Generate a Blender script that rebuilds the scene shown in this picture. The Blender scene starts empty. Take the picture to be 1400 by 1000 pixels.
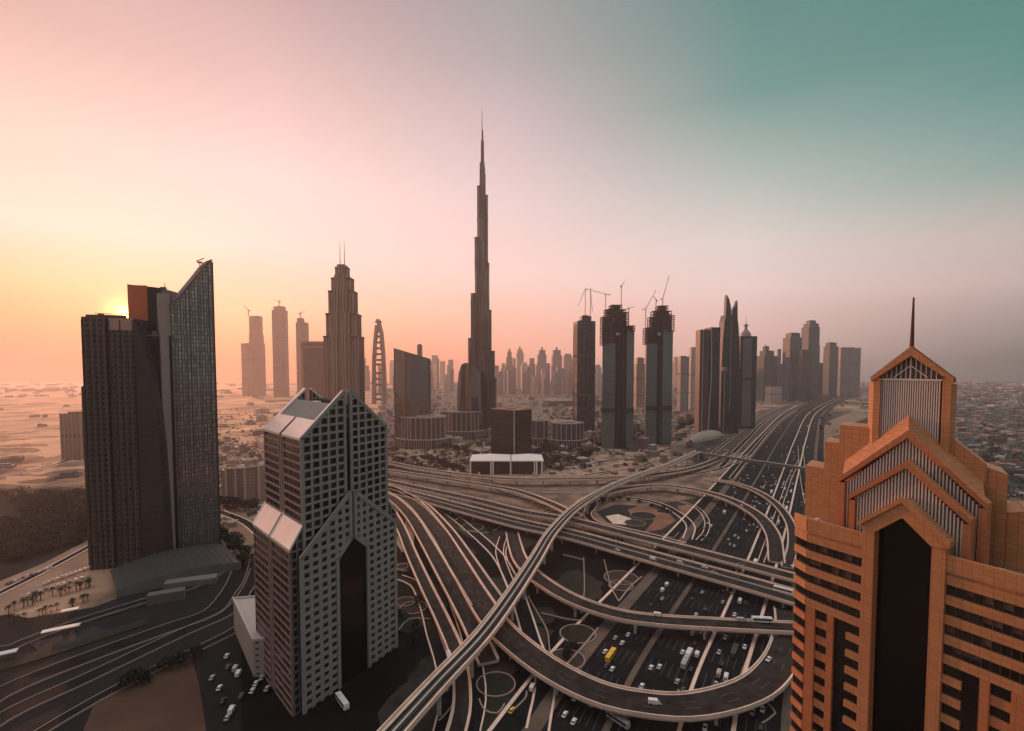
import bpy, math, random
from mathutils import Vector
rnd = random.Random(7)
S = bpy.context.scene
COL = S.collection
R = math.radians
HAZE = 0.000085
ANI = .53
ZEN_FILL = (1.18, 1.12, 1.14)

# ------------------------------------------------------------------ camera
F = 680.0; HC = 165.0; VH = 504.0; PITCH = math.atan(33.0/F); V0 = VH + 33.0
cam = bpy.data.cameras.new('camera'); camo = bpy.data.objects.new('camera', cam); COL.objects.link(camo)
cam.sensor_width = 36.0; cam.lens = 36.0*F/1400.0
cam.shift_x = 0.0; cam.shift_y = (V0-500.0)/1400.0
cam.clip_start = 1.0; cam.clip_end = 60000.0
camo.location = (0, 0, HC); camo.rotation_euler = (math.pi/2-PITCH, 0, 0)
S.camera = camo

# ------------------------------------------------------------------ sky
SUN_AZ, SUN_EL = R(-37.75), R(4.9)
def lin(c):
    return tuple(((x/255.0)/12.92 if x/255.0 <= .04045 else ((x/255.0+.055)/1.055)**2.4) for x in c)+(1,)
W = bpy.data.worlds.new('World'); S.world = W; W.use_nodes = True
nt = W.node_tree; nt.nodes.clear()
def nd(tree, t, **k):
    n = tree.nodes.new(t)
    for a, b in k.items(): setattr(n, a, b)
    return n
def mth(tree, op, a, b=None):
    n = nd(tree, 'ShaderNodeMath', operation=op)
    for i, v in enumerate((a, b)):
        if v is None: continue
        if isinstance(v, (int, float)): n.inputs[i].default_value = v
        else: tree.links.new(v, n.inputs[i])
    return n.outputs[0]
tc = nd(nt, 'ShaderNodeTexCoord'); sp = nd(nt, 'ShaderNodeSeparateXYZ')
nt.links.new(tc.outputs['Generated'], sp.inputs[0])
az = mth(nt, 'MULTIPLY', mth(nt, 'ARCTAN2', sp.outputs[0], sp.outputs[1]), 180/math.pi)
el = mth(nt, 'MULTIPLY', mth(nt, 'ARCSINE', sp.outputs[2]), 180/math.pi)
elf = mth(nt, 'DIVIDE', mth(nt, 'ADD', el, 5.0), 95.0)      # -5..90 degrees -> 0..1
COLS = [
 (-180, [(0,(92,94,98)),(15,(104,106,110)),(40,(100,112,118))]),
 (-110, [(0,(178,140,120)),(6,(182,152,138)),(15,(170,156,154)),(40,(134,142,150))]),
 (-46,  [(-2,(200,90,45)),(.5,(180,34,0)),(2.6,(200,58,0)),(4.6,(226,108,0)),(7,(246,180,132)),(12,(250,216,208)),(20,(238,202,192)),(27,(214,172,165))]),
 (-25,  [(-2,(220,115,80)),(2,(240,138,90)),(6,(250,188,150)),(12,(250,216,210)),(19,(246,214,212)),(26,(226,190,186)),(35,(190,156,158))]),
 (0,    [(-2,(210,140,118)),(2,(248,172,144)),(5,(252,190,170)),(10,(250,214,208)),(18,(232,206,206)),(26,(202,182,184)),(31,(172,164,166)),(37,(150,152,154))]),
 (25,   [(-2,(150,138,132)),(1.5,(214,180,172)),(4,(234,194,188)),(8,(240,214,210)),(13,(222,212,206)),(19,(174,186,180)),(26,(104,148,142)),(34,(76,130,124))]),
 (46,   [(-2,(66,78,76)),(.8,(84,90,88)),(3,(140,136,132)),(7,(206,184,178)),(11,(196,184,176)),(16,(128,162,156)),(22,(78,138,132)),(28,(64,126,119))]),
 (110,  [(0,(136,138,136)),(10,(140,146,144)),(40,(96,124,122))]),
 (180,  [(0,(92,94,98)),(15,(104,106,110)),(40,(100,112,118))]),
]
prev = None; prev_az = None
for a, stops in COLS:
    r = nd(nt, 'ShaderNodeValToRGB'); cr = r.color_ramp; cr.interpolation = 'EASE' if False else 'LINEAR'
    while len(cr.elements) > 1: cr.elements.remove(cr.elements[-1])
    cr.elements[0].position = (stops[0][0]+5)/95.0; cr.elements[0].color = lin(stops[0][1])
    for e, c in stops[1:]:
        q = cr.elements.new((e+5)/95.0); q.color = lin(c)
    nt.links.new(elf, r.inputs[0])
    if prev is None: prev = r.outputs[0]; prev_az = a; continue
    mr = nd(nt, 'ShaderNodeMapRange', interpolation_type='LINEAR')
    mr.inputs[1].default_value = prev_az; mr.inputs[2].default_value = a
    nt.links.new(az, mr.inputs[0])
    mx = nd(nt, 'ShaderNodeMix', data_type='RGBA')
    nt.links.new(mr.outputs[0], mx.inputs[0]); nt.links.new(prev, mx.inputs[6]); nt.links.new(r.outputs[0], mx.inputs[7])
    prev = mx.outputs[2]; prev_az = a
# high sky out of view: brightness added to light the level surfaces
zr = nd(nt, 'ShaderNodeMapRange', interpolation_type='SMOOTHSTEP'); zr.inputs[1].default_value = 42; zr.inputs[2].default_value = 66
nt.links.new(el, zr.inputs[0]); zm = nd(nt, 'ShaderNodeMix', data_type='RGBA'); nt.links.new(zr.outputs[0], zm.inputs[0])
nt.links.new(prev, zm.inputs[6]); zm.inputs[7].default_value = ZEN_FILL+(1,); prev = zm.outputs[2]
# aureole round the sun
sd = (math.sin(SUN_AZ)*math.cos(SUN_EL), math.cos(SUN_AZ)*math.cos(SUN_EL), math.sin(SUN_EL))
vm = nd(nt, 'ShaderNodeVectorMath', operation='DOT_PRODUCT'); vm.inputs[1].default_value = sd
nt.links.new(tc.outputs['Generated'], vm.inputs[0])
ang = mth(nt, 'MULTIPLY', mth(nt, 'ARCCOSINE', mth(nt, 'MINIMUM', vm.outputs['Value'], .9999999)), 180/math.pi)
g1 = mth(nt, 'EXPONENT', mth(nt, 'MULTIPLY', ang, -2.4))
g2 = mth(nt, 'EXPONENT', mth(nt, 'MULTIPLY', ang, -.16))
def addcol(base, fac, col):
    m = nd(nt, 'ShaderNodeMix', data_type='RGBA', blend_type='ADD')
    nt.links.new(fac, m.inputs[0]); nt.links.new(base, m.inputs[6]); m.inputs[7].default_value = col+(1,)
    return m.outputs[2]
prev = addcol(prev, g1, (26.0, 11.0, 2.2)); prev = addcol(prev, g2, (.03,.0,.0))
sky = nd(nt, 'ShaderNodeTexSky', sky_type='NISHITA'); sky.sun_disc = False
sky.sun_elevation = SUN_EL; sky.sun_rotation = SUN_AZ
sky.air_density = 1.6; sky.dust_density = 4.0; sky.ozone_density = 2.0
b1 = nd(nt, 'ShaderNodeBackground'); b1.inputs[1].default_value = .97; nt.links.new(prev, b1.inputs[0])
b2 = nd(nt, 'ShaderNodeBackground'); b2.inputs[1].default_value = .012; nt.links.new(sky.outputs[0], b2.inputs[0])
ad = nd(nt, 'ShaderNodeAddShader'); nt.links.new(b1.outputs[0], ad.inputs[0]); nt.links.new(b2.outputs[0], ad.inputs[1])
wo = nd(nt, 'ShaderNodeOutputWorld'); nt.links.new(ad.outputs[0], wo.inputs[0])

sl = bpy.data.lights.new('sun', 'SUN'); so = bpy.data.objects.new('sun', sl); COL.objects.link(so)
sl.energy = 4.0; sl.angle = R(.6); sl.color = (1.0, .40, .22)
so.rotation_euler = Vector(sd).to_track_quat('Z', 'Y').to_euler()

S.view_settings.view_transform = 'Standard'; S.view_settings.look = 'None'
S.view_settings.gamma = 1.0; S.view_settings.exposure = 0.12
S.render.engine = 'CYCLES'
try:
    S.cycles.volume_bounces = 1; S.cycles.max_bounces = 6; S.cycles.diffuse_bounces = 2
    S.cycles.use_denoising = True
except Exception: pass

# ------------------------------------------------------------------ projection: a pixel of the photo to a place in the world
cp, spn = math.cos(PITCH), math.sin(PITCH)
def ray(u, v):
    x = (u-700.0)/F; y = (V0-v)/F
    return (x, cp+y*spn, -spn+y*cp)
def P(u, v, z=0.0):
    d = ray(u, v); k = (z-HC)/d[2]
    return (d[0]*k, d[1]*k, z)
def PY(u, v, Y):
    d = ray(u, v); k = Y/d[1]
    return (d[0]*k, Y, HC+d[2]*k)

# ------------------------------------------------------------------ materials
MATS = {}
def mat(name, col, rough=.8, noise=0.0, nscale=.2, metal=0.0, spec=.35):
    if name in MATS: return MATS[name]
    m = bpy.data.materials.new(name); m.use_nodes = True; t = m.node_tree
    b = t.nodes['Principled BSDF']
    b.inputs['Base Color'].default_value = tuple(col)+(1,)
    b.inputs['Roughness'].default_value = rough; b.inputs['Metallic'].default_value = metal
    b.inputs['Specular IOR Level'].default_value = spec
    if noise:
        tx = nd(t, 'ShaderNodeTexCoord'); n = nd(t, 'ShaderNodeTexNoise'); n.inputs['Scale'].default_value = nscale
        n.inputs['Detail'].default_value = 6
        t.links.new(tx.outputs['Object'], n.inputs['Vector'])
        r = nd(t, 'ShaderNodeValToRGB'); r.color_ramp.elements[0].position = .3; r.color_ramp.elements[1].position = .7
        r.color_ramp.elements[0].color = tuple(c*(1-noise) for c in col)+(1,)
        r.color_ramp.elements[1].color = tuple(min(1, c*(1+noise)) for c in col)+(1,)
        t.links.new(n.outputs['Fac'], r.inputs[0]); t.links.new(r.outputs[0], b.inputs['Base Color'])
    MATS[name] = m; return m
def facade(name, g1, g2, frame, bay=3.0, floor=4.0, mort=.5, grough=.15, frough=.7, metal=0.0):
    """glazing in a grid of frames, laid out in metres on the walls"""
    if name in MATS: return MATS[name]
    m = bpy.data.materials.new(name); m.use_nodes = True; t = m.node_tree
    b = t.nodes['Principled BSDF']
    uv = nd(t, 'ShaderNodeUVMap'); uv.uv_map = 'metres'
    br = nd(t, 'ShaderNodeTexBrick'); br.offset = 0.0; br.squash = 1.0
    br.inputs['Scale'].default_value = 1.0; br.inputs['Brick Width'].default_value = bay
    br.inputs['Row Height'].default_value = floor; br.inputs['Mortar Size'].default_value = mort
    br.inputs['Mortar Smooth'].default_value = 0.0; br.inputs['Bias'].default_value = -.2
    br.inputs['Color1'].default_value = tuple(g1)+(1,); br.inputs['Color2'].default_value = tuple(g2)+(1,)
    br.inputs['Mortar'].default_value = tuple(frame)+(1,)
    t.links.new(uv.outputs[0], br.inputs['Vector'])
    n = nd(t, 'ShaderNodeTexNoise'); n.inputs['Scale'].default_value = .02; n.inputs['Detail'].default_value = 4
    t.links.new(uv.outputs[0], n.inputs['Vector'])
    mx = nd(t, 'ShaderNodeMix', data_type='RGBA', blend_type='MULTIPLY'); mx.inputs[0].default_value = .5
    t.links.new(br.outputs['Color'], mx.inputs[6]); t.links.new(n.outputs['Fac'], mx.inputs[7])
    t.links.new(mx.outputs[2], b.inputs['Base Color'])
    b.inputs['Metallic'].default_value = metal
    mr = nd(t, 'ShaderNodeMapRange'); mr.inputs[3].default_value = grough; mr.inputs[4].default_value = frough
    t.links.new(br.outputs['Fac'], mr.inputs[0]); t.links.new(mr.outputs[0], b.inputs['Roughness'])
    MATS[name] = m; return m

concrete = mat('concrete_pale', (.48,.43,.38), .85, .15, .05)
conc_dk = mat('concrete_dark', (.16,.145,.13), .9, .2, .1)
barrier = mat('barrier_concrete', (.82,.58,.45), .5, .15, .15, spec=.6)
asphalt = mat('asphalt', (.010,.0098,.0098), .85, .6, .12, spec=.12)
asphalt_br = mat('asphalt_dusty', (.030,.022,.018), .85, .6, .15, spec=.2)
paint = mat('road_paint', (.15,.14,.135), .6)
roofg = mat('roof_grey', (.24,.21,.19), .9, .3, .05)
roofd = mat('roof_dark', (.09,.085,.08), .9, .3, .05)
sandm = mat('sand', (.36,.22,.145), .95, .25, .02)
sanddk = mat('bare_soil', (.09,.055,.04), .95, .25, .02)
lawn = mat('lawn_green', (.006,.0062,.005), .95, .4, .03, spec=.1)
soilred = mat('planting_soil', (.26,.12,.07), .95, .3, .06)
steel = mat('steel', (.22,.2,.19), .5, metal=.6)
cranem = mat('crane_paint', (.25,.12,.08), .6)
black_glass = mat('black_glass', (.006,.006,.006), .2, spec=.25)
leaf = mat('leaf_dark', (.018,.022,.012), .9, .5, .3)
bark = mat('bark', (.09,.06,.04), .9)

# ------------------------------------------------------------------ mesh builder
class MB:
    def __init__(s): s.v = []; s.f = []; s.m = []
    def quad(s, a, b, c, d, m=0):
        i = len(s.v); s.v += [tuple(a), tuple(b), tuple(c), tuple(d)]; s.f.append((i, i+1, i+2, i+3)); s.m.append(m)
    def poly(s, pts, m=0):
        i = len(s.v); s.v += [tuple(p) for p in pts]; s.f.append(tuple(range(i, i+len(pts)))); s.m.append(m)
    def prism(s, pts, z0, z1, m=0, mt=None, bottom=True):
        """pts = plan outline (x, y), counter-clockwise; z1 may be a list (one height per corner)"""
        if mt is None: mt = m
        A = sum(pts[i][0]*pts[(i+1) % len(pts)][1]-pts[(i+1) % len(pts)][0]*pts[i][1] for i in range(len(pts)))
        z1 = z1 if isinstance(z1, (list, tuple)) else [z1]*len(pts)
        z0 = z0 if isinstance(z0, (list, tuple)) else [z0]*len(pts)
        if A < 0: pts = pts[::-1]; z1 = list(z1)[::-1]; z0 = list(z0)[::-1]
        n = len(pts); i = len(s.v)
        s.v += [(p[0], p[1], z) for p, z in zip(pts, z0)]+[(p[0], p[1], z) for p, z in zip(pts, z1)]
        for k in range(n):
            j = (k+1) % n; s.f.append((i+k, i+j, i+n+j, i+n+k)); s.m.append(m)
        s.f.append(tuple(range(i+n, i+2*n))); s.m.append(mt)
        if bottom: s.f.append(tuple(range(i+n-1, i-1, -1))); s.m.append(mt)
    def box(s, cx, cy, w, d, z0, z1, rot=0, m=0, mt=None):
        c, q = math.cos(rot), math.sin(rot)
        pts = [(cx+x*c-y*q, cy+x*q+y*c) for x, y in ((-w/2,-d/2),(w/2,-d/2),(w/2,d/2),(-w/2,d/2))]
        s.prism(pts, z0, z1, m, mt)
    def beam(s, a, b, w, h, m=0, up=(0,0,1)):
        a = Vector(a); b = Vector(b); d = (b-a)
        if d.length < 1e-6: return
        d.normalize(); upv = Vector(up); sd_ = d.cross(upv)
        if sd_.length < 1e-3: sd_ = d.cross(Vector((1,0,0)))
        sd_.normalize(); u = sd_.cross(d).normalized()
        i = len(s.v)
        for p in (a, b):
            for x, y in ((-1,-1),(1,-1),(1,1),(-1,1)):
                s.v.append(tuple(p+sd_*(x*w/2)+u*(y*h/2)))
        for k in range(4):
            j = (k+1) % 4; s.f.append((i+k, i+j, i+4+j, i+4+k)); s.m.append(m)
        s.f.append((i+3, i+2, i+1, i)); s.m.append(m); s.f.append((i+4, i+5, i+6, i+7)); s.m.append(m)
    def cyl(s, cx, cy, r0, r1, z0, z1, n=12, m=0, mt=None):
        i = len(s.v)
        for r, z in ((r0, z0), (r1, z1)):
            for k in range(n):
                a = 2*math.pi*k/n; s.v.append((cx+r*math.cos(a), cy+r*math.sin(a), z))
        for k in range(n):
            j = (k+1) % n; s.f.append((i+k, i+j, i+n+j, i+n+k)); s.m.append(m)
        s.f.append(tuple(range(i+n, i+2*n))); s.m.append(m if mt is None else mt)
        s.f.append(tuple(range(i+n-1, i-1, -1))); s.m.append(m)
    def build(s, name, mats, parent=None, origin=None):
        if not isinstance(mats, (list, tuple)): mats = [mats]
        if parent is not None: o0 = Vector(parent['_o'])
        elif origin is not None: o0 = Vector(origin)
        else: o0 = Vector((0,0,0))
        me = bpy.data.meshes.new(name)
        me.from_pydata([(a-o0[0], b-o0[1], c-o0[2]) for a, b, c in s.v], [], s.f)
        for m in mats: me.materials.append(m)
        me.polygons.foreach_set('material_index', s.m)
        uvl = me.uv_layers.new(name='metres'); me.update()
        data = [0.0]*(2*len(me.loops))
        for p in me.polygons:
            n = p.normal; hz = math.hypot(n.x, n.y)
            if hz < .35: tx, ty = None, None
            else: tx, ty = -n.y/hz, n.x/hz
            for li in p.loop_indices:
                co = me.vertices[me.loops[li].vertex_index].co
                if tx is None: data[2*li] = co.x; data[2*li+1] = co.y
                else: data[2*li] = co.x*tx+co.y*ty; data[2*li+1] = co.z
        uvl.data.foreach_set('uv', data)
        o = bpy.data.objects.new(name, me); COL.objects.link(o)
        o['_o'] = list(o0)
        if parent is not None: o.parent = parent
        else: o.location = o0
        return o
def thing(name, label, cat, loc, group=None):
    o = bpy.data.objects.new(name, None); COL.objects.link(o); o.location = loc
    o.empty_display_size = 1.0
    o['_o'] = list(loc); o['label'] = label; o['category'] = cat
    if group: o['group'] = group
    return o
def tag(o, label=None, cat=None, group=None, kind=None):
    if label: o['label'] = label
    if cat: o['category'] = cat
    if group: o['group'] = group
    if kind: o['kind'] = kind
    return o
ORD = ['first','second','third','fourth','fifth','sixth','seventh','eighth','ninth','tenth','eleventh','twelfth','thirteenth','fourteenth','fifteenth','sixteenth','seventeenth','eighteenth','nineteenth','twentieth']
TENS = {2:'twenty',3:'thirty',4:'forty',5:'fifty',6:'sixty',7:'seventy',8:'eighty',9:'ninety'}
def ordw(i):
    if i < 20: return ORD[i]
    n = i+1; h = n//100; pre = {0:'',1:'hundred and ',2:'two hundred and '}[h]; n %= 100
    if n == 0: return pre.replace(' and ','th')
    if n <= 20: return pre+ORD[n-1]
    if n % 10 == 0: return pre+TENS[n//10][:-1]+'ieth'
    return pre+TENS[n//10]+'-'+ORD[n % 10-1]

def scan(poly, c, axis):
    """intervals of the polygon on the line coord[axis] = c"""
    xs = []
    for i in range(len(poly)):
        a, b = poly[i], poly[(i+1) % len(poly)]
        if (a[axis] <= c < b[axis]) or (b[axis] <= c < a[axis]):
            k = (c-a[axis])/(b[axis]-a[axis]); xs.append(a[1-axis]+k*(b[1-axis]-a[1-axis]))
    xs.sort(); return [(xs[i], xs[i+1]) for i in range(0, len(xs)-1, 2)]
class Plane:
    """a vertical facade plane: origin, direction along it, outward normal"""
    def __init__(s, o, d, n=None):
        l = math.hypot(*d); s.o = o; s.d = (d[0]/l, d[1]/l)
        s.n = (s.d[1], -s.d[0])
        if n is not None and s.n[0]*n[0]+s.n[1]*n[1] < 0: s.n = (-s.n[0], -s.n[1])
    def p(s, t, z, out=0.0):
        return (s.o[0]+s.d[0]*t+s.n[0]*out, s.o[1]+s.d[1]*t+s.n[1]*out, z)
    def bar(s, mb, t0, t1, z0, z1, o0, o1, m=0):
        a = [s.p(t0, z0, o0), s.p(t1, z0, o0), s.p(t1, z1, o0), s.p(t0, z1, o0)]
        b = [s.p(t0, z0, o1), s.p(t1, z0, o1), s.p(t1, z1, o1), s.p(t0, z1, o1)]
        mb.quad(b[0], b[1], b[2], b[3], m); mb.quad(a[0], a[1], b[1], b[0], m); mb.quad(a[2], a[3], b[3], b[2], m)
        mb.quad(a[1], a[2], b[2], b[1], m); mb.quad(a[3], a[0], b[0], b[3], m); mb.quad(a[3], a[2], a[1], a[0], m)
    def slab(s, mb, poly, o0, o1, m=0):
        """solid of any outline (t, z) between two offsets"""
        f = [s.p(t, z, o1) for t, z in poly]; k = [s.p(t, z, o0) for t, z in poly]
        mb.poly(f, m); mb.poly(k[::-1], m)
        for i in range(len(poly)):
            j = (i+1) % len(poly); mb.quad(k[i], k[j], f[j], f[i], m)
    def edge(s, mb, a, b, w, o0, o1, m=0):
        """bar of width w along the line a-b in the plane (t, z)"""
        dx, dz = b[0]-a[0], b[1]-a[1]; l = math.hypot(dx, dz)
        if l < 1e-6: return
        nx, nz = -dz/l*w/2, dx/l*w/2; ex, ez = dx/l*w*.35, dz/l*w*.35
        s.slab(mb, [(a[0]-nx-ex, a[1]-nz-ez), (b[0]-nx+ex, b[1]-nz+ez), (b[0]+nx+ex, b[1]+nz+ez), (a[0]+nx-ex, a[1]+nz-ez)], o0, o1, m)
    def grid(s, mb, poly, ts, zs, w, out, m=0, wz=None):
        for t in ts:
            for z0, z1 in scan(poly, t, 0):
                s.bar(mb, t-w/2, t+w/2, z0, z1, .01, out-.06, m)
        h = wz if wz else w
        for z in zs:
            for t0, t1 in scan(poly, z, 1):
                s.bar(mb, t0, t1, z-h/2, z+h/2, .01, out, m)
def frange(a, b, st):
    r = []; x = a
    while x < b-1e-6: r.append(x); x += st
    return r
OCC = []      # footprints taken: (x, y, r)

# ------------------------------------------------------------------ ground
def ground_material():
    m = bpy.data.materials.new('city_ground'); m.use_nodes = True; t = m.node_tree; b = t.nodes['Principled BSDF']
    tx = nd(t, 'ShaderNodeTexCoord')
    n1 = nd(t, 'ShaderNodeTexNoise'); n1.inputs['Scale'].default_value = .0022; n1.inputs['Detail'].default_value = 8; n1.inputs['Roughness'].default_value = .65
    n2 = nd(t, 'ShaderNodeTexVoronoi'); n2.inputs['Scale'].default_value = .012
    n3 = nd(t, 'ShaderNodeTexNoise'); n3.inputs['Scale'].default_value = .02; n3.inputs['Detail'].default_value = 5
    for n in (n1, n2, n3): t.links.new(tx.outputs['Object'], n.inputs['Vector'])
    r = nd(t, 'ShaderNodeValToRGB'); e = r.color_ramp.elements
    e[0].position = .36; e[0].color = (.035,.034,.026,1); e[1].position = .66; e[1].color = (.66,.42,.27,1)
    q = r.color_ramp.elements.new(.47); q.color = (.13,.095,.07,1); q = r.color_ramp.elements.new(.56); q.color = (.42,.27,.18,1)
    t.links.new(n1.outputs['Fac'], r.inputs[0])
    r2 = nd(t, 'ShaderNodeValToRGB'); r2.color_ramp.elements[0].color = (.35,.35,.35,1); r2.color_ramp.elements[1].color = (1.2,1.15,1.1,1)
    t.links.new(n2.outputs['Color'], r2.inputs[0])
    mx = nd(t, 'ShaderNodeMix', data_type='RGBA', blend_type='MULTIPLY'); mx.inputs[0].default_value = .8
    t.links.new(r.outputs[0], mx.inputs[6]); t.links.new(r2.outputs[0], mx.inputs[7])
    mx2 = nd(t, 'ShaderNodeMix', data_type='RGBA', blend_type='OVERLAY'); mx2.inputs[0].default_value = .6
    t.links.new(mx.outputs[2], mx2.inputs[6]); t.links.new(n3.outputs['Fac'], mx2.inputs[7])
    t.links.new(mx2.outputs[2], b.inputs['Base Color']); b.inputs['Roughness'].default_value = .95
    b.inputs['Specular IOR Level'].default_value = .2
    return m
GX = 6400.0; GY = 6000.0
g = MB(); N = 24
for i in range(N):
    for j in range(N):
        x0 = -GX+2*GX*i/N; x1 = x0+2*GX/N; y0 = -800+(GY+800)*j/N; y1 = y0+(GY+800)/N
        g.quad((x0,y0,0),(x1,y0,0),(x1,y1,0),(x0,y1,0))
tag(g.build('ground', ground_material()), kind='structure')

LAY = [0.0]
def lay():
    LAY[0] += .003; return LAY[0]
def smooth(pts, step=6.0):
    """Catmull-Rom through 3-D points, resampled"""
    P_ = [Vector(p) for p in pts]
    P_ = [P_[0]*2-P_[1]]+P_+[P_[-1]*2-P_[-2]]
    out = []
    for i in range(1, len(P_)-2):
        a, b, c, d = P_[i-1:i+3]; n = max(2, int((c-b).length/step))
        for k in range(n):
            t = k/n
            out.append(.5*((2*b)+(c-a)*t+(2*a-5*b+4*c-d)*t*t+(3*b-a-3*c+d)*t*t*t))
    out.append(P_[-2]); return out
def normals(pl):
    ns = []
    for i in range(len(pl)):
        a = pl[max(0, i-1)]; b = pl[min(len(pl)-1, i+1)]; d = b-a; l = math.hypot(d.x, d.y) or 1
        ns.append(Vector((-d.y/l, d.x/l, 0)))
    return ns
def strip(mb, pl, ns, o0, o1, z, m=0):
    i0 = len(mb.v)
    for p, n in zip(pl, ns):
        a = p+n*o0; b = p+n*o1
        mb.v.append((a.x, a.y, p.z+z)); mb.v.append((b.x, b.y, p.z+z))
    for k in range(len(pl)-1):
        q = i0+2*k
        mb.f.append((q+1, q, q+2, q+3) if o1 > o0 else (q, q+1, q+3, q+2)); mb.m.append(m)
def rail(mb, pl, ns, o0, o1, z0, z1, m=0):
    """solid ribbon with a rectangular section following the line"""
    i0 = len(mb.v)
    for p, n in zip(pl, ns):
        for o, z in ((o0,z0),(o1,z0),(o1,z1),(o0,z1)):
            a = p+n*o; mb.v.append((a.x, a.y, p.z+z))
    for k in range(len(pl)-1):
        q = i0+4*k
        for e in range(4):
            f = (e+1) % 4; mb.f.append((q+e, q+4+e, q+4+f, q+f)); mb.m.append(m)
    mb.f.append((i0, i0+1, i0+2, i0+3)); mb.m.append(m)
    q = i0+4*(len(pl)-1); mb.f.append((q+3, q+2, q+1, q)); mb.m.append(m)
ROADS = []     # (polyline, half width)
def near_road(x, y, r=0):
    for pl, hw in ROADS:
        for p in pl[::2]:
            if (p.x-x)**2+(p.y-y)**2 < (hw+r+4)**2: return True
    return False
def road(px, width, z=0.0, name='road', edge=1.2, surf=None, edge_m=None, kerb=.14):
    """a road on the ground with pale kerbed edges"""
    L_ = lay(); pl = smooth([P(u, v, 0) for u, v in px], 8.0)
    for p in pl: p.z = L_
    ns = normals(pl); mb = MB(); h = width/2
    strip(mb, pl, ns, -h, h, 0, 0)
    if edge:
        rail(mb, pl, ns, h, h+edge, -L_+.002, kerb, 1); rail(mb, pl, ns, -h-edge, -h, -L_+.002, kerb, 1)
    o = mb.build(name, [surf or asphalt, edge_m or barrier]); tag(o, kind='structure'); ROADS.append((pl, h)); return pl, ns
def flyover(px, width, z, label, name='flyover', piers=34.0, surf=None, wall=1.0, divider=False, rails=False, group='elevated roads of the interchange', verge=.6):
    """an elevated road: deck, two parapets, piers, all parts of one thing"""
    zs = z if isinstance(z, (list, tuple)) else [z]*len(px)
    pl = smooth([P(u, v, zz) for (u, v), zz in zip(px, zs)], 6.0); ns = normals(pl); h = width/2
    mid = pl[len(pl)//2]
    t = thing(name, label, 'viaduct' if rails else 'flyover', (mid.x, mid.y, 0), group)
    mb = MB(); rail(mb, pl, ns, -h, h, -1.7, 0, 1); strip(mb, pl, ns, -h+.5+verge, h-.5-verge, .02, 0)
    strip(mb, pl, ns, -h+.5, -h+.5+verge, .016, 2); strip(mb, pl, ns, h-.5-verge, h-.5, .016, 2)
    if not rails:
        k = 3.6; nl = max(1, int((width-4)//3.6))
        for j in range(1, nl):
            o = -h+2+j*(width-4)/nl
            seg = 0
            while seg+1 < len(pl):
                strip(mb, pl[seg:seg+2], ns[seg:seg+2], o-.1, o+.1, .03, 3); seg += 3
    mb.build('deck', [surf or asphalt_br, concrete, barrier, paint], t)
    for sg in (-1, 1):
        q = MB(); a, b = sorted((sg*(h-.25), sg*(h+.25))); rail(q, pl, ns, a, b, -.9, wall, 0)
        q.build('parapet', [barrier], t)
    if divider:
        q = MB(); rail(q, pl, ns, -.4, .4, .02, .9, 0); q.build('median_barrier', [concrete], t)
    if rails:
        for o in (-2.2, 2.2):
            q = MB(); strip(q, pl, ns, o-1.1, o+1.1, .035, 0)
            for e in (-.72, .72): rail(q, pl, ns, o+e-.08, o+e+.08, .04, .22, 1)
            q.build('track', [asphalt, steel], t)
        q = MB(); rail(q, pl, ns, -.5, .5, .02, .5, 0); q.build('walkway', [concrete], t)
    acc = piers*.5
    for i in range(1, len(pl)):
        acc += (pl[i]-pl[i-1]).length
        if acc >= piers and pl[i].z > 3.5:
            acc = 0; p = pl[i]; n = ns[i]
            q = MB(); w = min(h*.9, 6.0)
            a = p-n*w; b = p+n*w
            q.beam((a.x,a.y,p.z-2.5), (b.x,b.y,p.z-2.5), 1.8, 1.58)
            if width > 12:
                for s_ in (-.55, .55):
                    c = p+n*(w*s_*1.1); q.cyl(c.x, c.y, .85, .85, 0, p.z-3.3, 10)
            else: q.cyl(p.x, p.y, 1.15, 1.0, 0, p.z-3.3, 10)
            q.build('pier', [concrete], t)
    ROADS.append((pl, h)); return pl, ns

# ---- open ground of the interchange, plots and planting beds (flat sheets a few mm apart)
def area(px, m, name, kind='structure'):
    z = lay(); mb = MB(); mb.poly([P(u, v, z) for u, v in px]); n = mb.f[0]
    pts = [mb.v[i] for i in n]
    A = sum(pts[i][0]*pts[(i+1) % len(pts)][1]-pts[(i+1) % len(pts)][0]*pts[i][1] for i in range(len(pts)))
    if A < 0: mb.f[0] = n[::-1]
    return tag(mb.build(name, [m]), kind=kind)
area([(-400,690),(-400,526),(540,526),(540,560),(530,600),(300,640),(290,690),(120,668),(60,664),(0,662)], mat('desert_sand', (.50,.275,.155), .95, .55, .006), 'desert_plain')
area([(1230,522.5),(1560,522.5),(1900,700),(1500,800),(1210,760),(1190,640)], mat('quarter_ground', (.055,.055,.048), .95, .7, .012), 'villa_quarter_ground')
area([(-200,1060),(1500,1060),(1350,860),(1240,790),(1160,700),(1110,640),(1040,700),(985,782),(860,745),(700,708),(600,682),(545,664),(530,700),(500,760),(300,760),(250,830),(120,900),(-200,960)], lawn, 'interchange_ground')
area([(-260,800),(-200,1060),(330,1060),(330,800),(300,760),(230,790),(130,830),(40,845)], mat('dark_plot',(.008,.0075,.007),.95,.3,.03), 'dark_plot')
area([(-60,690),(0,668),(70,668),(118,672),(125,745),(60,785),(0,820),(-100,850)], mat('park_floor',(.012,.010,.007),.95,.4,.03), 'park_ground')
area([(-80,850),(0,795),(60,770),(128,735),(200,770),(170,800),(90,822),(0,842)], sandm, 'sand_plot')
area([(105,1020),(130,960),(180,935),(262,900),(272,935),(285,1020),(200,1060)], mat('plot_brown',(.085,.045,.027),.95,.3,.03), 'brown_plot')
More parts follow.
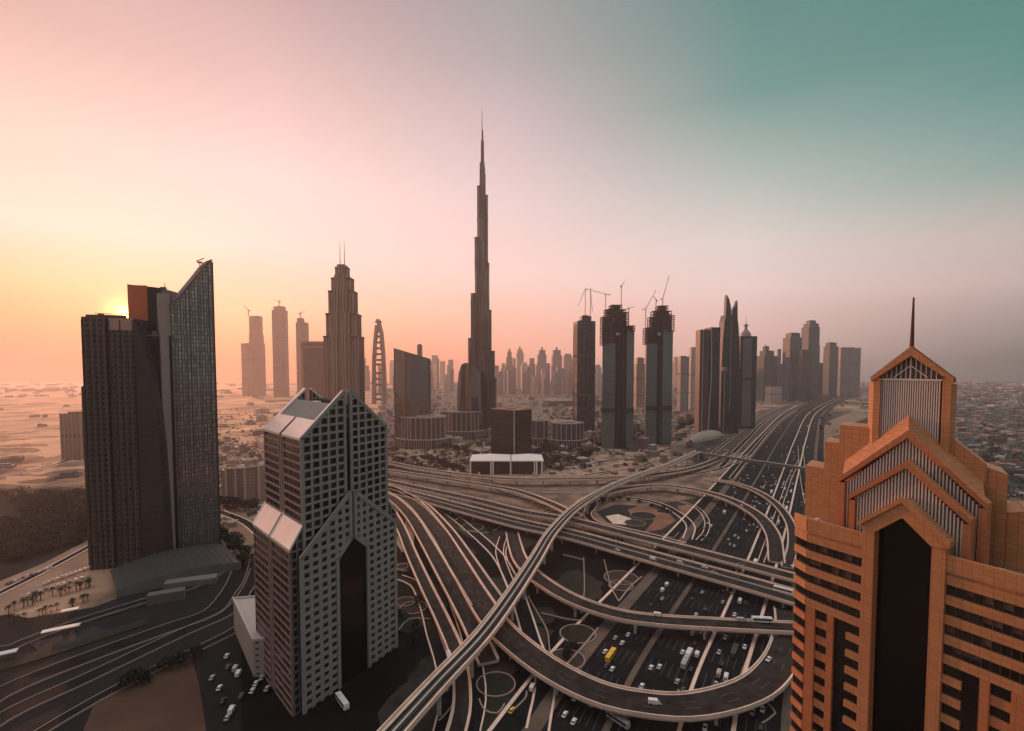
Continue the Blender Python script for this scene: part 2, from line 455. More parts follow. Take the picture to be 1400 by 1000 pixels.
rg = random.Random(3)
scrub = mat('scrub_patch', (.26,.15,.095), .95, .6, .02); scrub2 = mat('scrub_dark', (.12,.075,.05), .95, .6, .03)
for k in range(150):
    u, v = rg.choice([(rg.uniform(-60,122), rg.uniform(534,662)), (rg.uniform(290,420), rg.uniform(534,640))]); cx_, cy_, _ = P(u, v); r_ = rg.uniform(14, 60)*(1 if v > 560 else 2.2); n_ = 18; z_ = lay(); mb = MB(); st_ = rg.uniform(.35,.8); an = rg.uniform(-.5,.5)
    pts = [(r_*rg.uniform(.6,1.3)*math.cos(2*math.pi*i/n_), r_*st_*rg.uniform(.6,1.3)*math.sin(2*math.pi*i/n_)) for i in range(n_)]
    mb.poly([(cx_+x*math.cos(an)-y*math.sin(an), cy_+x*math.sin(an)+y*math.cos(an), z_) for x, y in pts])
    tag(mb.build('scrub_ground', [rg.choice([scrub, scrub, scrub2])]), kind='structure')
area([(905,640),(960,610),(1000,590),(1050,560),(1085,552),(1066,580),(1045,610),(1015,640),(1000,690),(960,680)], mat('frontage_ground', (.06,.05,.042), .95, .5, .03), 'frontage_ground')
for k in range(34):
    u, v = rg.choice([(rg.uniform(545,700), rg.uniform(700,990)), (rg.uniform(690,800), rg.uniform(745,900)), (rg.uniform(780,1060), rg.uniform(650,740))])
    cx_, cy_, _ = P(u, v); r_ = rg.uniform(7, 20); n_ = 14; z_ = lay(); mb = MB()
    mb.poly([(cx_+r_*rg.uniform(.75,1.2)*math.cos(2*math.pi*i/n_), cy_+r_*1.3*rg.uniform(.75,1.2)*math.sin(2*math.pi*i/n_), z_) for i in range(n_)])
    tag(mb.build('planting_patch', [rg.choice([mat('groundcover_green',(.010,.014,.007),.95,.6,.25), mat('groundcover_brown',(.035,.023,.017),.95,.5,.2), mat('groundcover_olive',(.02,.018,.010),.95,.5,.2)])]), kind='structure')
area([(520,531),(1000,531),(1040,552),(960,590),(930,612),(790,616),(700,622),(640,612),(520,612)], mat('district_ground', (.16,.115,.09), .95, .6, .03), 'district_ground')
area([(540,636),(640,646),(850,640),(960,636),(1010,622),(1030,640),(1000,690),(960,760),(860,738),(700,702),(600,676),(530,652)], mat('interchange_sand', (.22,.14,.098), .95, .65, .04), 'interchange_sand')
area([(560,682),(700,712),(760,728),(700,760),(640,735)], mat('verge_olive',(.03,.027,.017),.95,.5,.05), 'verge_ground')
area([(880,692),(960,680),(1000,700),(985,740),(950,755),(930,745),(950,720)], MATS['verge_olive'], 'verge_ground')
area([(815,700),(840,690),(880,692),(925,705),(935,722),(905,732),(860,722),(830,714)], mat('loop_lawn',(.016,.018,.011),.95,.3,.03), 'loop_lawn')
area([(858,697),(880,690),(900,697),(896,706),(875,708),(862,703)], soilred, 'planting_bed')
area([(895,700),(915,702),(924,712),(905,724),(880,728),(893,714)], soilred, 'planting_bed')
area([(925,692),(945,690),(958,697),(955,706),(935,706)], soilred, 'planting_bed')
area([(828,706),(845,703),(863,709),(860,718),(838,716)], barrier, 'paved_bed')
area([(1092,690),(1105,655),(1130,600),(1150,590),(1128,650),(1125,760),(1096,762)], mat('roadside_sand',(.24,.165,.12),.95,.3,.04), 'roadside_sand')
area([(1104,640),(1112,600),(1135,575),(1190,553),(1300,545),(1300,556),(1200,566),(1155,583),(1138,610),(1120,650)], mat('roadside_sand2',(.24,.165,.12),.95,.3,.04), 'roadside_sand')
area([(545,705),(566,720),(566,748),(550,756),(540,740)], mat('corner_sand',(.5,.33,.25),.95,.15,.05), 'sand_plot')
area([(1075,700),(1092,690),(1100,712),(1088,730)], mat('gore_brown',(.16,.12,.09),.95,.15,.05), 'gore_ground')
area([(560,602),(640,606),(790,612),(940,605),(1000,588),(1040,560),(1000,560),(900,600),(960,640),(850,652),(700,655),(600,640),(530,628)], mat('plaza_light',(.36,.235,.165),.9,.6,.05), 'plaza')

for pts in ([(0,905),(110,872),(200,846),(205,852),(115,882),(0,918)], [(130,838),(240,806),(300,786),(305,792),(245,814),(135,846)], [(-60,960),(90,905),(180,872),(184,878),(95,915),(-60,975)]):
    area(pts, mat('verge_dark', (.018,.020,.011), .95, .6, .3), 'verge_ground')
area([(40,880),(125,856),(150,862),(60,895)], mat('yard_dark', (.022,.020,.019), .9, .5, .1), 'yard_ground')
# ---- the highway
PATH = [(896,1002),(930,912),(968,838),(1008,760),(1040,692),(1063,640),(1081,600),(1100,567),(1124,552),(1152,541),(1188,531),(1230,525)]
PATH = [(800,1320)]+PATH
hw = smooth([P(u, v, 0) for u, v in PATH], 14.0)
hw = [p for p in hw if p.y < 5900 and p.x < 6300 and p.y > 120]
hn = normals(hw)      # points to the left of travel
def hwstrip(name, c0, c1, m, z=None, kerb=None, lo=0, hi=None):
    L_ = lay(); mb = MB(); pl = [Vector((p.x, p.y, L_)) for p in hw[lo:hi]]; ns = hn[lo:hi]
    # offsets measured to the right of the path
    if kerb: rail(mb, pl, ns, -c1, -c0, -L_+.004, kerb, 0)
    else: strip(mb, pl, ns, -c1, -c0, 0, 0)
    return tag(mb.build(name, [m]), kind='structure')
hwstrip('highway', -46, 50, asphalt)
hwstrip('frontage_road', -66, -54, asphalt)
hwstrip('frontage_road', 56, 66, asphalt)
verge = mat('verge', (.12,.085,.065), .9, .3, .05)
for c0, c1, h_ in ((-54,-46,.15),(-21.6,-18.4,.5),(8.6,10.4,.8),(30.2,32.2,.5),(50,56,.15),(-68,-66,.2)):
    hwstrip('median', c0, c1, verge if c1-c0 > 2.5 else barrier, kerb=h_)
for c in (-43,-36.4,-32.8,-29.2,-25.6,-15,-11.2,-7.4,-3.6,.2,4.2,14,17.8,21.6,25.4,36,40,44):
    L_ = lay(); mb = MB(); pl = [Vector((p.x, p.y, L_)) for p in hw if p.y < 1500]
    for k in range(0, len(pl)-1, 2): strip(mb, pl[k:k+2], hn[k:k+2], -c-.09, -c+.09, 0, 0)
    tag(mb.build('lane_marking', [paint]), kind='structure')
ROADS.append((hw, 66))
def hwpos(i, c):
    p = hw[i]; n = hn[i]; return p-n*c, n

conc_mid = mat('kerb_mid', (.30,.24,.20), .85)
# ---- ground roads
road([(-120,1075),(0,985),(120,928),(250,866),(312,838),(332,812),(345,790),(352,760)], 10, edge=.5, edge_m=conc_mid)
road([(-120,1030),(0,950),(120,900),(230,860),(290,838),(318,806),(330,780)], 13, edge=.5, edge_m=conc_mid)
road([(-120,1120),(60,1000),(180,932),(312,868),(345,845)], 6, edge=.5, edge_m=conc_mid)
road([(-120,900),(0,890),(30,880),(110,850),(200,822),(270,800),(305,775),(300,745)], 7, edge_m=conc_dk)
road([(300,700),(340,718),(380,760),(400,800)], 8)
road([(130,744),(60,782),(0,812),(-60,842)], 5, edge_m=barrier)
road([(560,672),(610,700),(645,727),(680,760),(702,800),(716,840),(728,880),(745,930),(735,1000)], 9)
road([(545,790),(568,800),(582,830),(592,868),(605,910),(612,960),(602,1010)], 7, edge=.8)
road([(620,815),(640,870),(650,920),(652,960),(640,1015)], 8, edge=.8)
road([(688,735),(683,755),(690,780),(700,805)], 6, edge=.9)
road([(702,738),(696,756),(703,776),(712,790)], 5, edge=.9)
road([(810,695),(803,703),(812,714),(845,723),(890,733),(935,745)], 7, edge=1.3)
road([(807,699),(815,688),(840,682),(872,683),(905,691),(930,705),(944,720),(940,738)], 7, edge=1.3)
road([(955,740),(965,728),(966,712),(955,697),(930,686)], 4, edge=.8)
road([(540,672),(548,695),(549,715),(543,735)], 8, edge=1.4)
road([(1094,610),(1098,650),(1108,700),(1120,770)], 8, edge=.6)
road([(850,600),(905,598),(950,583),(1000,556),(1050,543),(1100,538)], 14, edge=2)
road([(530,624),(600,634),(670,645)], 9, edge=1.2)
road([(790,640),(830,630),(880,622),(940,607),(960,596)], 7, edge=1)
road([(800,650),(850,644),(920,640),(975,632),(1015,618)], 7, edge=1)
road([(830,660),(880,652),(940,650),(990,640),(1025,622)], 7, edge=1)
road([(700,668),(760,672),(820,664),(880,660),(930,662)], 5, edge=.9)
road([(745,700),(770,694),(800,690),(830,676)], 5, edge=.9)
road([(540,644),(600,650),(650,662),(700,678),(760,698)], 6, edge=.9)
road([(820,650),(870,640),(905,630),(960,624)], 6, edge=1)
road([(560,628),(640,636),(720,640),(800,636),(850,628),(900,616)], 6, edge=1)
road([(1040,770),(1064,700),(1082,650),(1094,630)], 4, edge=.7)
road([(985,640),(1020,602),(1052,572),(1085,556)], 8, edge=.9)
road([(965,628),(1000,600),(1040,570),(1080,552)], 6, edge=.9)
road([(1000,655),(1035,610),(1062,580),(1088,562)], 6, edge=.9)
road([(300,560),(240,580),(150,608),(60,640),(-100,668)], 9, edge=2)
road([(-50,600),(60,588),(200,565),(420,556)], 9, edge=2)

path_m = mat('path_tan', (.34,.24,.19), .85)
# ---- kerbed garden rings and paths in the interchange
rng_bed = random.Random(2); bed_a = mat('bed_dark', (.016,.015,.010), .95, .6, .3); bed_b = mat('bed_brown', (.05,.03,.022), .95, .5, .3)
def ring(u, v, r, w=.7, ex=1.0, name='garden_path'):
    c = P(u, v, 0); L_ = lay(); n = 40; pl = [Vector((c[0]+r*ex*math.cos(2*math.pi*k/n), c[1]+r*math.sin(2*math.pi*k/n), L_)) for k in range(n+1)]
    ns = [Vector((math.cos(2*math.pi*k/n), math.sin(2*math.pi*k/n), 0)) for k in range(n+1)]
    mb = MB(); rail(mb, pl, ns, -w/2, w/2, -L_+.003, .15); tag(mb.build(name, [path_m]), kind='structure')
    L_ = lay(); mb = MB(); mb.poly([(p.x-n_.x*w, p.y-n_.y*w, L_) for p, n_ in zip(pl[:-1], ns)]); tag(mb.build('planting_bed', [rng_bed.choice([bed_a, bed_a, bed_b])]), kind='structure')
for a in ((678,937,10),(554,824,7),(565,832,9),(548,776,6),(556,776,8),(849,791,13),(849,802,9),(645,722,12),(880,706,14),(868,716,11),(790,868,11),(775,903,10)): ring(*a)
def path(px, w=.8):
    L_ = lay(); pl = smooth([P(u, v, L_) for u, v in px], 5.0); ns = normals(pl)
    mb = MB(); rail(mb, pl, ns, -w/2, w/2, -L_+.003, .12); tag(mb.build('garden_path', [path_m]), kind='structure')
path([(545,861),(560,846),(588,846)]); path([(722,815),(735,838),(748,862),(752,895)]); path([(740,838),(775,846),(800,848)])
path([(798,762),(799,800),(798,818)]); path([(700,972),(718,955),(720,945)]); path([(655,955),(662,970),(680,975),(690,962)])
path([(600,985),(618,965),(622,940)]); path([(826,765),(835,800),(846,822)]); path([(770,758),(797,765)]); path([(1040,990),(1060,975),(1050,962)])
path([(846,822),(862,802),(878,788)],1.2); path([(775,908),(800,880),(818,858)],1.2); path([(1045,850),(1020,905),(1012,925)],.9); path([(905,730),(920,735),(928,728)])
path([(640,690),(680,700),(700,712)],2); path([(620,712),(650,700),(690,705)],2); path([(632,725),(668,728),(690,715)],1.5)

# ---- elevated roads
flyover([(524,657),(575,668),(650,684),(715,700),(780,711),(860,731),(940,751),(1020,772),(1100,793),(1180,812)], 15, 9.0,
        'straight northern carriageway flyover crossing behind the garden loop toward the orange tower')
flyover([(524,667),(575,680),(650,700),(715,717),(780,731),(860,753),(940,775),(1020,797),(1100,820),(1180,842)], 24, 9.0,
        'widest straight flyover with a central barrier, carrying a coach beside the orange tower', divider=True)
flyover([(520,642),(575,650),(640,660),(700,670),(745,685),(790,706)], 12, [9,9,9,9,9,9.3],
        'flyover curving down from the far left and merging near the metro viaduct')
flyover([(520,630),(575,641),(640,650),(700,655),(780,655),(850,653),(905,648),(955,638),(1000,620)], 13, [7,8,9,10,10,10,9,6,3],
        'farthest level flyover passing in front of the white-roofed podium')
flyover([(522,664),(545,674),(570,691),(597,724),(622,764),(650,811),(682,857),(730,899),(780,930),(830,951),(880,961),(935,965),(990,956),(1035,938),(1062,912),(1075,885),(1080,855),(1078,835)], 17, [9]*15+[7,5,3.5],
        'long U-shaped flyover sweeping round the bottom of the interchange')
flyover([(522,674),(540,684),(562,706),(584,742),(608,785),(634,832),(652,868),(668,905)], 12, [9.5]*5+[8,6,3],
        'curved flyover on the left of the U-shaped one, dropping under the metro viaduct')
flyover([(521,684),(534,698),(548,722),(562,756),(582,800),(606,850),(626,900),(632,960),(620,1015)], 9, [9,9,9,8,7,5,4,4,4],
        'narrow ramp nearest the grey gabled tower, running down to the bottom edge')
flyover([(548,672),(580,690),(612,722),(640,760),(664,795),(690,832)], 8, [8.5,8.5,8.5,8,7,6],
        'slender ramp between the U-shaped flyover and the ground road')
flyover([(700,728),(704,745),(712,766),(735,790),(780,818),(840,839),(900,848),(980,853),(1100,859),(1180,862)], 12.5, [3,5,7,8.5,9,9,9,9,9,9],
        'flyover bending right below the straight ones, level with three white vehicles')
flyover([(960,655),(1000,660),(1035,672),(1062,690),(1080,715),(1084,745),(1076,775)], 9, [2,4,5,5,4,3,2],
        'outer ramp curving over the far lanes just outside the big garden loop ramp')
flyover([(790,700),(800,684),(835,672),(892,664),(940,668),(992,681),(1034,703),(1056,730),(1062,768)], 13, [9,9,9,9,9,9,8,6,3],
        'big curved ramp arching over the highway around the garden loop')
METRO = [(500,1042),(540,998),(600,932),(660,868),(700,814),(732,765),(757,725),(790,692),(830,668),(870,651),(915,635),(955,617)]
mpl, mns = flyover(METRO, 10.5, 17.0, 'pale double-track metro viaduct running diagonally over all the roads', name='metro_viaduct', rails=True, wall=1.3, group=None, piers=30, surf=asphalt_br, verge=1.2)

# ------------------------------------------------------------------ the gabled grid tower (left of centre)
def gabled_tower():
    A = (-100.2, 235.0); Fd = (.477, .879); Ld = (-.682, .731)
    t_ = thing('office_tower', 'grey square-grid tower with twin gabled tiers and a pointed dark archway', 'tower', (A[0], A[1], 0))
    OCC.append((-125, 280, 75))
    grey = mat('grid_concrete', (.27,.262,.245), .75, .06, .05)
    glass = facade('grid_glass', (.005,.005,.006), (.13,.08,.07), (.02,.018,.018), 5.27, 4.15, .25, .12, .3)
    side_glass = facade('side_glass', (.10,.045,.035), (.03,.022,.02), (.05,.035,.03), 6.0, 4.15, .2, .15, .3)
    rimm = mat('white_roof_panel', (.90,.80,.74), .32, .06, .08, metal=.6)
    recess = mat('grey_roof_panel', (.22,.21,.20), .6, .1, .1)
    fp = Plane(A, Fd, (.879, -.477)); lp = Plane(A, Ld, (-.7, -.7))
    def q(t, s): return (A[0]+Fd[0]*t+Ld[0]*s, A[1]+Fd[1]*t+Ld[1]*s)
    def q3(t, s, z): return q(t, s)+(z,)
    W_ = 57.0; D = 55.0; ze = 131.8; zp = 154.7; m_ = W_/2
    # upper body
    b = MB()
    b.prism([q(.3,.6), q(26.2,.6), q(26.2,D-.6), q(.3,D-.6)], 0, ze-2)
    b.prism([q(30.8,.6), q(W_-.3,.6), q(W_-.3,D-.6), q(30.8,D-.6)], 0, ze-2)
    b.prism([q(26.2,4), q(30.8,4), q(30.8,D-4), q(26.2,D-4)], 0, ze-2.2)
    b.build('body', [glass], t_)
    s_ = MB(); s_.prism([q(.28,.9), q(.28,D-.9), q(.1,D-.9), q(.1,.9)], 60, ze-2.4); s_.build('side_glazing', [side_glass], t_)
    sl_ = .8*1.0
    def rz(t): return ze+(zp-ze)*(1-abs(t-m_)/m_)
    # gable end walls front and back
    for s0, s1, nm in ((0.0, 2.6, 'gable_wall'), (D-2.6, D, 'gable_wall')):
        g_ = MB()
        for ta, tb in ((0.0, 26.3), (30.7, W_)):
            pts = [(ta, ze-2.6), (tb, ze-2.6), (tb, rz(tb)), (ta, rz(ta))]
            fr = [q3(t, s0+.62, z) for t, z in pts]; bk = [q3(t, s1, z) for t, z in pts]
            g_.poly(fr); g_.poly(bk[::-1])
            for i in range(4): g_.quad(bk[i], bk[(i+1) % 4], fr[(i+1) % 4], fr[i], 0)
        g_.build(nm, [glass], t_)
    # roof slopes: white eave panels, grey recess, white rims
    for sg in (0, 1):
        T = (lambda t: t) if sg == 0 else (lambda t: W_-t)
        r_ = MB()
        def slab(t0, t1, s0, s1, dz, m):
            a = [q3(T(t0), s0, rz(t0)+dz), q3(T(t1), s0, rz(t1)+dz), q3(T(t1), s1, rz(t1)+dz), q3(T(t0), s1, rz(t0)+dz)]
            c = [(x, y, z-1.2) for x, y, z in a]
            r_.poly(a if sg else a[::-1], m); r_.poly(c[::-1] if sg else c, m)
            for i in range(4): r_.quad(a[i], a[(i+1) % 4], c[(i+1) % 4], c[i], m)
        slab(-.6, 9.0, -.6, 26.0, .35, 0); slab(-.6, 9.0, 29.0, D+.6, .35, 0)
        slab(9.0, 20.0, 3.0, D-3.0, -.9, 1)
        slab(9.0, m_-2.0, -.6, 3.0, .32, 0); slab(9.0, m_-2.0, D-3.0, D+.6, .32, 0)
        r_.build('roof_slope', [rimm, recess], t_)
    w_ = MB()
    w_.prism([q(18,3.2), q(W_-18,3.2), q(W_-18,D-3.2), q(18,D-3.2)], ze-2.1, 139.0)
    w_.prism([q(20,20), q(25,20), q(25,26), q(20,26)], 139.0, 143.0, 1); w_.prism([q(24,36), q(30,36), q(30,44), q(24,44)], 139.0, 146, 1)
    w_.prism([q(18.5,46), q(23,46), q(23,50), q(18.5,50)], 139.0, 142.5, 1)
    w_.build('roof_well', [roofd, rimm], t_)
    ig = MB(); bp = Plane(q(W_, D-2.6), (-Fd[0], -Fd[1]), (.68,-.73))
    gp = [(20,139.0),(26.3,139.0),(26.3,rz(26.3)-1),(20,rz(20)-1)]
    bp.grid(ig, gp, [20.5,23.2,26], [140,143.5,147,150.5], .7, .5)
    gp = [(30.7,139.0),(37,139.0),(37,rz(37)-1),(30.7,rz(30.7)-1)]
    bp.grid(ig, gp, [31,33.8,36.6], [140,143.5,147,150.5], .7, .5)
    ig.build('gable_lattice', [grey], t_)
    cap = MB(); cap.prism([q(27.2,1.2), q(29.8,1.2), q(29.8,4.4), q(27.2,4.4)], zp-8.5, zp-1.0); cap.build('ridge_cap', [mat('pink_cap', (.62,.36,.33), .7)], t_)
    # front grid of the upper tier
    pa = [(0,62),(26.3,62),(26.3,rz(26.3)),(0,rz(0))]; pb = [(30.7,62),(W_,62),(W_,rz(W_)),(30.7,rz(30.7))]
    zs = frange(62, zp, 4.15)
    fg = MB(); fp.grid(fg, pa, [5.27*k for k in range(1, 5)], zs, 1.35, .8, wz=1.15); fp.grid(fg, pb, [30.7+5.26*k for k in range(1, 5)], zs, 1.35, .8, wz=1.15)
    for pp in (pa, pb):
        for i in (1, 2, 3):
            fp.edge(fg, pp[i], pp[(i+1) % 4], 1.7, .0, .95)
    fg.build('window_grid', [grey], t_)
    # left side bands and channel
    sb = MB(); pl_ = [(0,82),(D,82),(D,ze-1),(0,ze-1)]
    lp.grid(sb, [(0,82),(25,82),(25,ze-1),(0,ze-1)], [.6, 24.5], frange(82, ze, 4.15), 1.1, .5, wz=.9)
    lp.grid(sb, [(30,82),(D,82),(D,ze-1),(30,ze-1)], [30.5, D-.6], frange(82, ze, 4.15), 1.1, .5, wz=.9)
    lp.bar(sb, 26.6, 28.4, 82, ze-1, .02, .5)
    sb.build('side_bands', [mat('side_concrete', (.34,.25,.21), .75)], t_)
    # middle tier: wings left and right with sloping white roofs
    for sg in (0, 1):
        T = (lambda t: t) if sg == 0 else (lambda t: W_-t)
        b = MB(); b.prism([q(T(-7.5),.3), q(T(.2),.3), q(T(.2),D-.3), q(T(-7.5),D-.3)], 0, [79.5,89,89,79.5]); wing = b.build('side_wing', [side_glass], t_)
        r_ = MB()
        for s0, s1 in ((-.5, 26), (28.6, D+.5)):
            a = [q3(T(-8.1), s0, 80.2), q3(T(.5), s0, 91.2), q3(T(.5), s1, 91.2), q3(T(-8.1), s1, 80.2)]; c = [(x, y, z-1.3) for x, y, z in a]
            r_.poly(a); r_.poly(c[::-1])
            for i in range(4): r_.quad(a[i], a[(i+1) % 4], c[(i+1) % 4], c[i])
            # thin raised rim round each panel
            for i in range(4): r_.beam((a[i][0],a[i][1],a[i][2]+.15), (a[(i+1)%4][0],a[(i+1)%4][1],a[(i+1)%4][2]+.15), .7, .5, 1)
        r_.build('wing_roof', [mat('cream_roof', (.92,.78,.70), .32, .05, .1, metal=.6), rimm], wing)
        g_ = MB(); p0 = T(-7.5)
        if sg == 0: poly_ = [(-7.5,0),(0,0),(0,91),(-7.5,80)]; ts = [-7.2,-3.7]
        else: poly_ = [(W_,0),(W_+7.5,0),(W_+7.5,80),(W_,91)]; ts = [W_+3.7,W_+7.2]
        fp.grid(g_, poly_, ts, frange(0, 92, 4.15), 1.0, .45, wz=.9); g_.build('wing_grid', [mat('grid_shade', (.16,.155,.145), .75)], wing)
        if sg == 0:
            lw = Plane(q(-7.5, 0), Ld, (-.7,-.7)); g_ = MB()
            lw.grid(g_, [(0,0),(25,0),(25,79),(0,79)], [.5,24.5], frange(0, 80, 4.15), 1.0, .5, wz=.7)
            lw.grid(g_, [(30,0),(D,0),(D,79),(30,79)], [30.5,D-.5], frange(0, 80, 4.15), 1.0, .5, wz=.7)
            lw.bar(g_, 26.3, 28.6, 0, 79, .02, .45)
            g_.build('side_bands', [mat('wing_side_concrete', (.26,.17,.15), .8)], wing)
    # lower panel standing proud of the front, with the pointed opening
    e = 3.2; c0, c1 = -3.6, 60.6
    op = Plane((A[0]+.879*e, A[1]-.477*e), Fd, (.879,-.477))
    Lp = [(c0,0),(17.6,0),(17.6,68),(26.8,75.8),(26.8,100),(c0,75.7)]
    Rp = [(39.0,0),(c1,0),(c1,75.7),(30.2,100),(30.2,75.8),(39.0,68)]
    sh = MB(); op.slab(sh, Lp, -5.5, -.62); op.slab(sh, Rp, -5.5, -.62); pn = sh.build('lower_front', [glass], t_)
    g_ = MB(); zs = frange(2, 101, 4.15)
    lt = [c0+(17.6-c0)*k/4 for k in (1,2,3)]+[17.6,22.2]; rt = [39.0+(c1-39.0)*k/4 for k in (1,2,3)]+[34.6,39.0]
    op2 = Plane((op.o[0]-op.n[0]*.62, op.o[1]-op.n[1]*.62), Fd, (.879,-.477))
    op2.grid(g_, Lp, [t for t in lt if t != 17.6]+[17.6], zs, 2.2, .75, wz=1.75); op2.grid(g_, Rp, rt, zs, 2.2, .75, wz=1.75)
    for pp in (Lp, Rp):
        for i in range(len(pp)):
            if pp[i][1] == 0 and pp[(i+1) % len(pp)][1] == 0: continue
            op2.edge(g_, pp[i], pp[(i+1) % len(pp)], 2.0, -.1, 1.1)
    g_.build('lower_window_grid', [grey], pn)
    dk = MB(); op.slab(dk, [(17.6,0),(39.0,0),(39.0,68),(30.2,75.8),(30.2,99),(26.8,99),(26.8,75.8),(17.6,68)], -2.2, -.9)
    dk.build('archway_glass', [black_glass], pn)
gabled_tower()

# ------------------------------------------------------------------ the orange stepped tower (right)
def orange_tower():
    C0 = (69.7, 115.0); G = (.477, -.879); B = (.625, .781)
    t_ = thing('orange_tower', 'orange stone tower with stacked gables, slatted screens and a roof mast', 'tower', (90, 120, 0))
    OCC.append((90, 120, 60))
    om = facade('orange_stone', (.64,.30,.13), (.54,.245,.105), (.42,.18,.08), 1.45, .95, .04, .55, .8)
    om2 = facade('orange_pier', (.60,.23,.095), (.52,.19,.075), (.40,.145,.06), 1.2, 1.3, .04, .55, .8)
    omt = facade('orange_panels', (.64,.29,.125), (.54,.24,.10), (.40,.17,.07), 1.6, 1.1, .045, .6, .8)
    dark = facade('orange_tower_glass', (.010,.010,.011), (.035,.028,.025), (.015,.013,.012), 2.6, 3.8, .12, .12, .3)
    slat = mat('silver_slat', (.66,.60,.55), .4, metal=.2); slat_bg = mat('slat_backing', (.05,.044,.04), .5)
    def q(t, s=0.0): return (C0[0]+G[0]*t+B[0]*s, C0[1]+G[1]*t+B[1]*s)
    n = (-.879, -.477); fp = Plane(C0, G, n); H = 130.0
    C1 = (69.3, 119.2); cpn = Plane(C1, (C0[0]-C1[0], C0[1]-C1[1]), (-1,-.1)); cl = math.hypot(C0[0]-C1[0], C0[1]-C1[1])
    b = MB(); C1b = (C1[0]+B[0]*36, C1[1]+B[1]*36)
    ring_ = [q(0), q(11.9)]
    b.prism([q(0), q(12.0), (q(12.0)[0]-n[0]*1.8, q(12.0)[1]-n[1]*1.8), (q(26)[0]-n[0]*1.8, q(26)[1]-n[1]*1.8), q(26.0), q(38), q(38,40), C1b, C1], 0, 127.0, 0, 1)
    b.build('body', [dark, mat('terrace_floor', (.32,.27,.24), .9, .2, .5)], t_)
    # spandrel bands
    for k in range(6):
        z1 = H-3.8*k; z0 = z1-(3.4 if k == 0 else 1.75)
        if k == 0: z0 = 126.9
        o1 = .55 if k else .75; nm = 'spandrel_band' if k else 'parapet'
        for pl_, a, b_, o_ in ((fp, 0, 11.95, o1), (fp, 26.05, 38, o1), (cpn, -.1, cl, o1-.05)):
            sp_ = MB(); pl_.bar(sp_, a, b_, z0, z1, .01, o_); sp_.build(nm, [om], t_)
            if k == 0: sp_ = MB(); pl_.bar(sp_, a, b_, 126.1, 126.85, .01, .3); sp_.build('cornice', [om], t_)
    rr_ = random.Random(9); bm_ = mat('blind_brown', (.10,.06,.05), .8)
    for k in range(1, 6):
        z1 = H-3.8*k+2.04; z0 = H-3.8*k+.01
        for a0, a1 in ((.3,11.8),(26.2,37.9)):
            ml = MB(); fp.bar(ml, a0, a1, z0, z0+.12, .01, .16); fp.bar(ml, a0, a1, z1-.12, z1, .01, .16)
            for a in frange(a0+.1, a1, 1.3): fp.bar(ml, a-.05, a+.05, z0+.12, z1-.12, .01, .12)
            ml.build('window_frame', [mat('mullion_bronze', (.09,.05,.035), .5)], t_)
            for a in frange(a0+.1, a1-1.4, 1.3):
                if rr_.random() < .2:
                    bl = MB(); fp.bar(bl, a+.07, a+1.23, z0+rr_.uniform(.2,1.2), z1-.14, .012, .03); bl.build('blind', [bm_], t_)
    # jambs of the central bay
    jm = MB()
    fp.bar(jm, 11.9, 14.1, 0, 131.5, -1.5, 1.0); fp.bar(jm, 23.9, 26.1, 0, 131.5, -1.5, 1.0); jm.build('bay_jamb', [om], t_)
    gl = MB(); fp.slab(gl, [(14.1,0),(23.9,0),(23.9,131),(19.0,135.4),(14.1,131)], -1.6, -.9); gl.build('bay_glass', [black_glass], t_)
    # lowest gable
    gb = MB()
    fp.slab(gb, [(11.6,131.3),(14.1,131.0),(19.0,135.3),(23.9,131.0),(26.4,131.3),(26.4,132.4),(19.0,139.0),(11.6,132.4)], -2.5, 1.25)
    fp.slab(gb, [(11.2,131.6),(11.2,132.6),(19.0,139.6),(26.8,132.6),(26.8,131.6),(19.0,138.4)], 1.26, 1.7)
    gb.build('front_gable', [om], t_)
    rb = MB()
    ctr = q(19.0)
    # piers, windows and balconies of the lower floors
    pr = MB(); cor = MB(); bal = MB()
    zs = [110.8-3.8*k for k in range(30)]
    for a0, a1, m in ((.2,2.3,0),(5.0,6.4,0),(31.6,33.0,0),(35.8,37.9,0)): fp.bar(pr, a0, a1, 0, 109.25, .01, .75)
    pr.build('pier', [om2], t_)
    for z in zs[1:]:
        if z < 20: break
        if z < 58: break
        for pl_, a, b_, o0, o1, h_, nm, m_ in ((fp,2.3,5.0,.01,.45,1.75,'window_spandrel',0),(fp,33.0,35.8,.01,.45,1.75,'window_spandrel',0),(cpn,0,cl-.1,.01,.42,1.6,'window_spandrel',0),(fp,9.0,11.9,-.5,.7,1.5,'balcony',1),(fp,26.1,29.0,-.5,.7,1.5,'balcony',1)):
            cor = MB(); pl_.bar(cor, a, b_, z-h_, z, o0, o1); cor.build(nm, [om if m_ else mat('orange_spandrel', (.42,.17,.075), .8, .15, .5)], t_)
    # setbacks
    def Cs(s): return (ctr[0]+B[0]*s, ctr[1]+B[1]*s)
    def plane_at(s): return Plane(Cs(s), G, n)
    def gable(s, half, zf, zp, zb, nm, th=1.2, depth=1.6):
        pl = plane_at(s); f = MB()
        f_ = [(-half,zf),(0,zp),(half,zf)]
        pl.slab(f, [(-half-.5,zf-th),(-half-.5,zf-.05),(0,zp),(half+.5,zf-.05),(half+.5,zf-th),(0,zp-th*1.25)], -depth, .6)
        pl.bar(f, -half-.5, -half+.7, zb, zf-th, -depth, .45); pl.bar(f, half-.7, half+.5, zb, zf-th, -depth, .45)
        o = f.build(nm, [om2], t_)
        s_ = MB(); poly_ = [(-half+.7,zb),(half-.7,zb),(half-.7,zf-th),(0,zp-th*1.2),(-half+.7,zf-th)]
        bk = MB(); pl.slab(bk, poly_, -depth-.4, -depth); bk.build('screen_backing', [slat_bg], o)
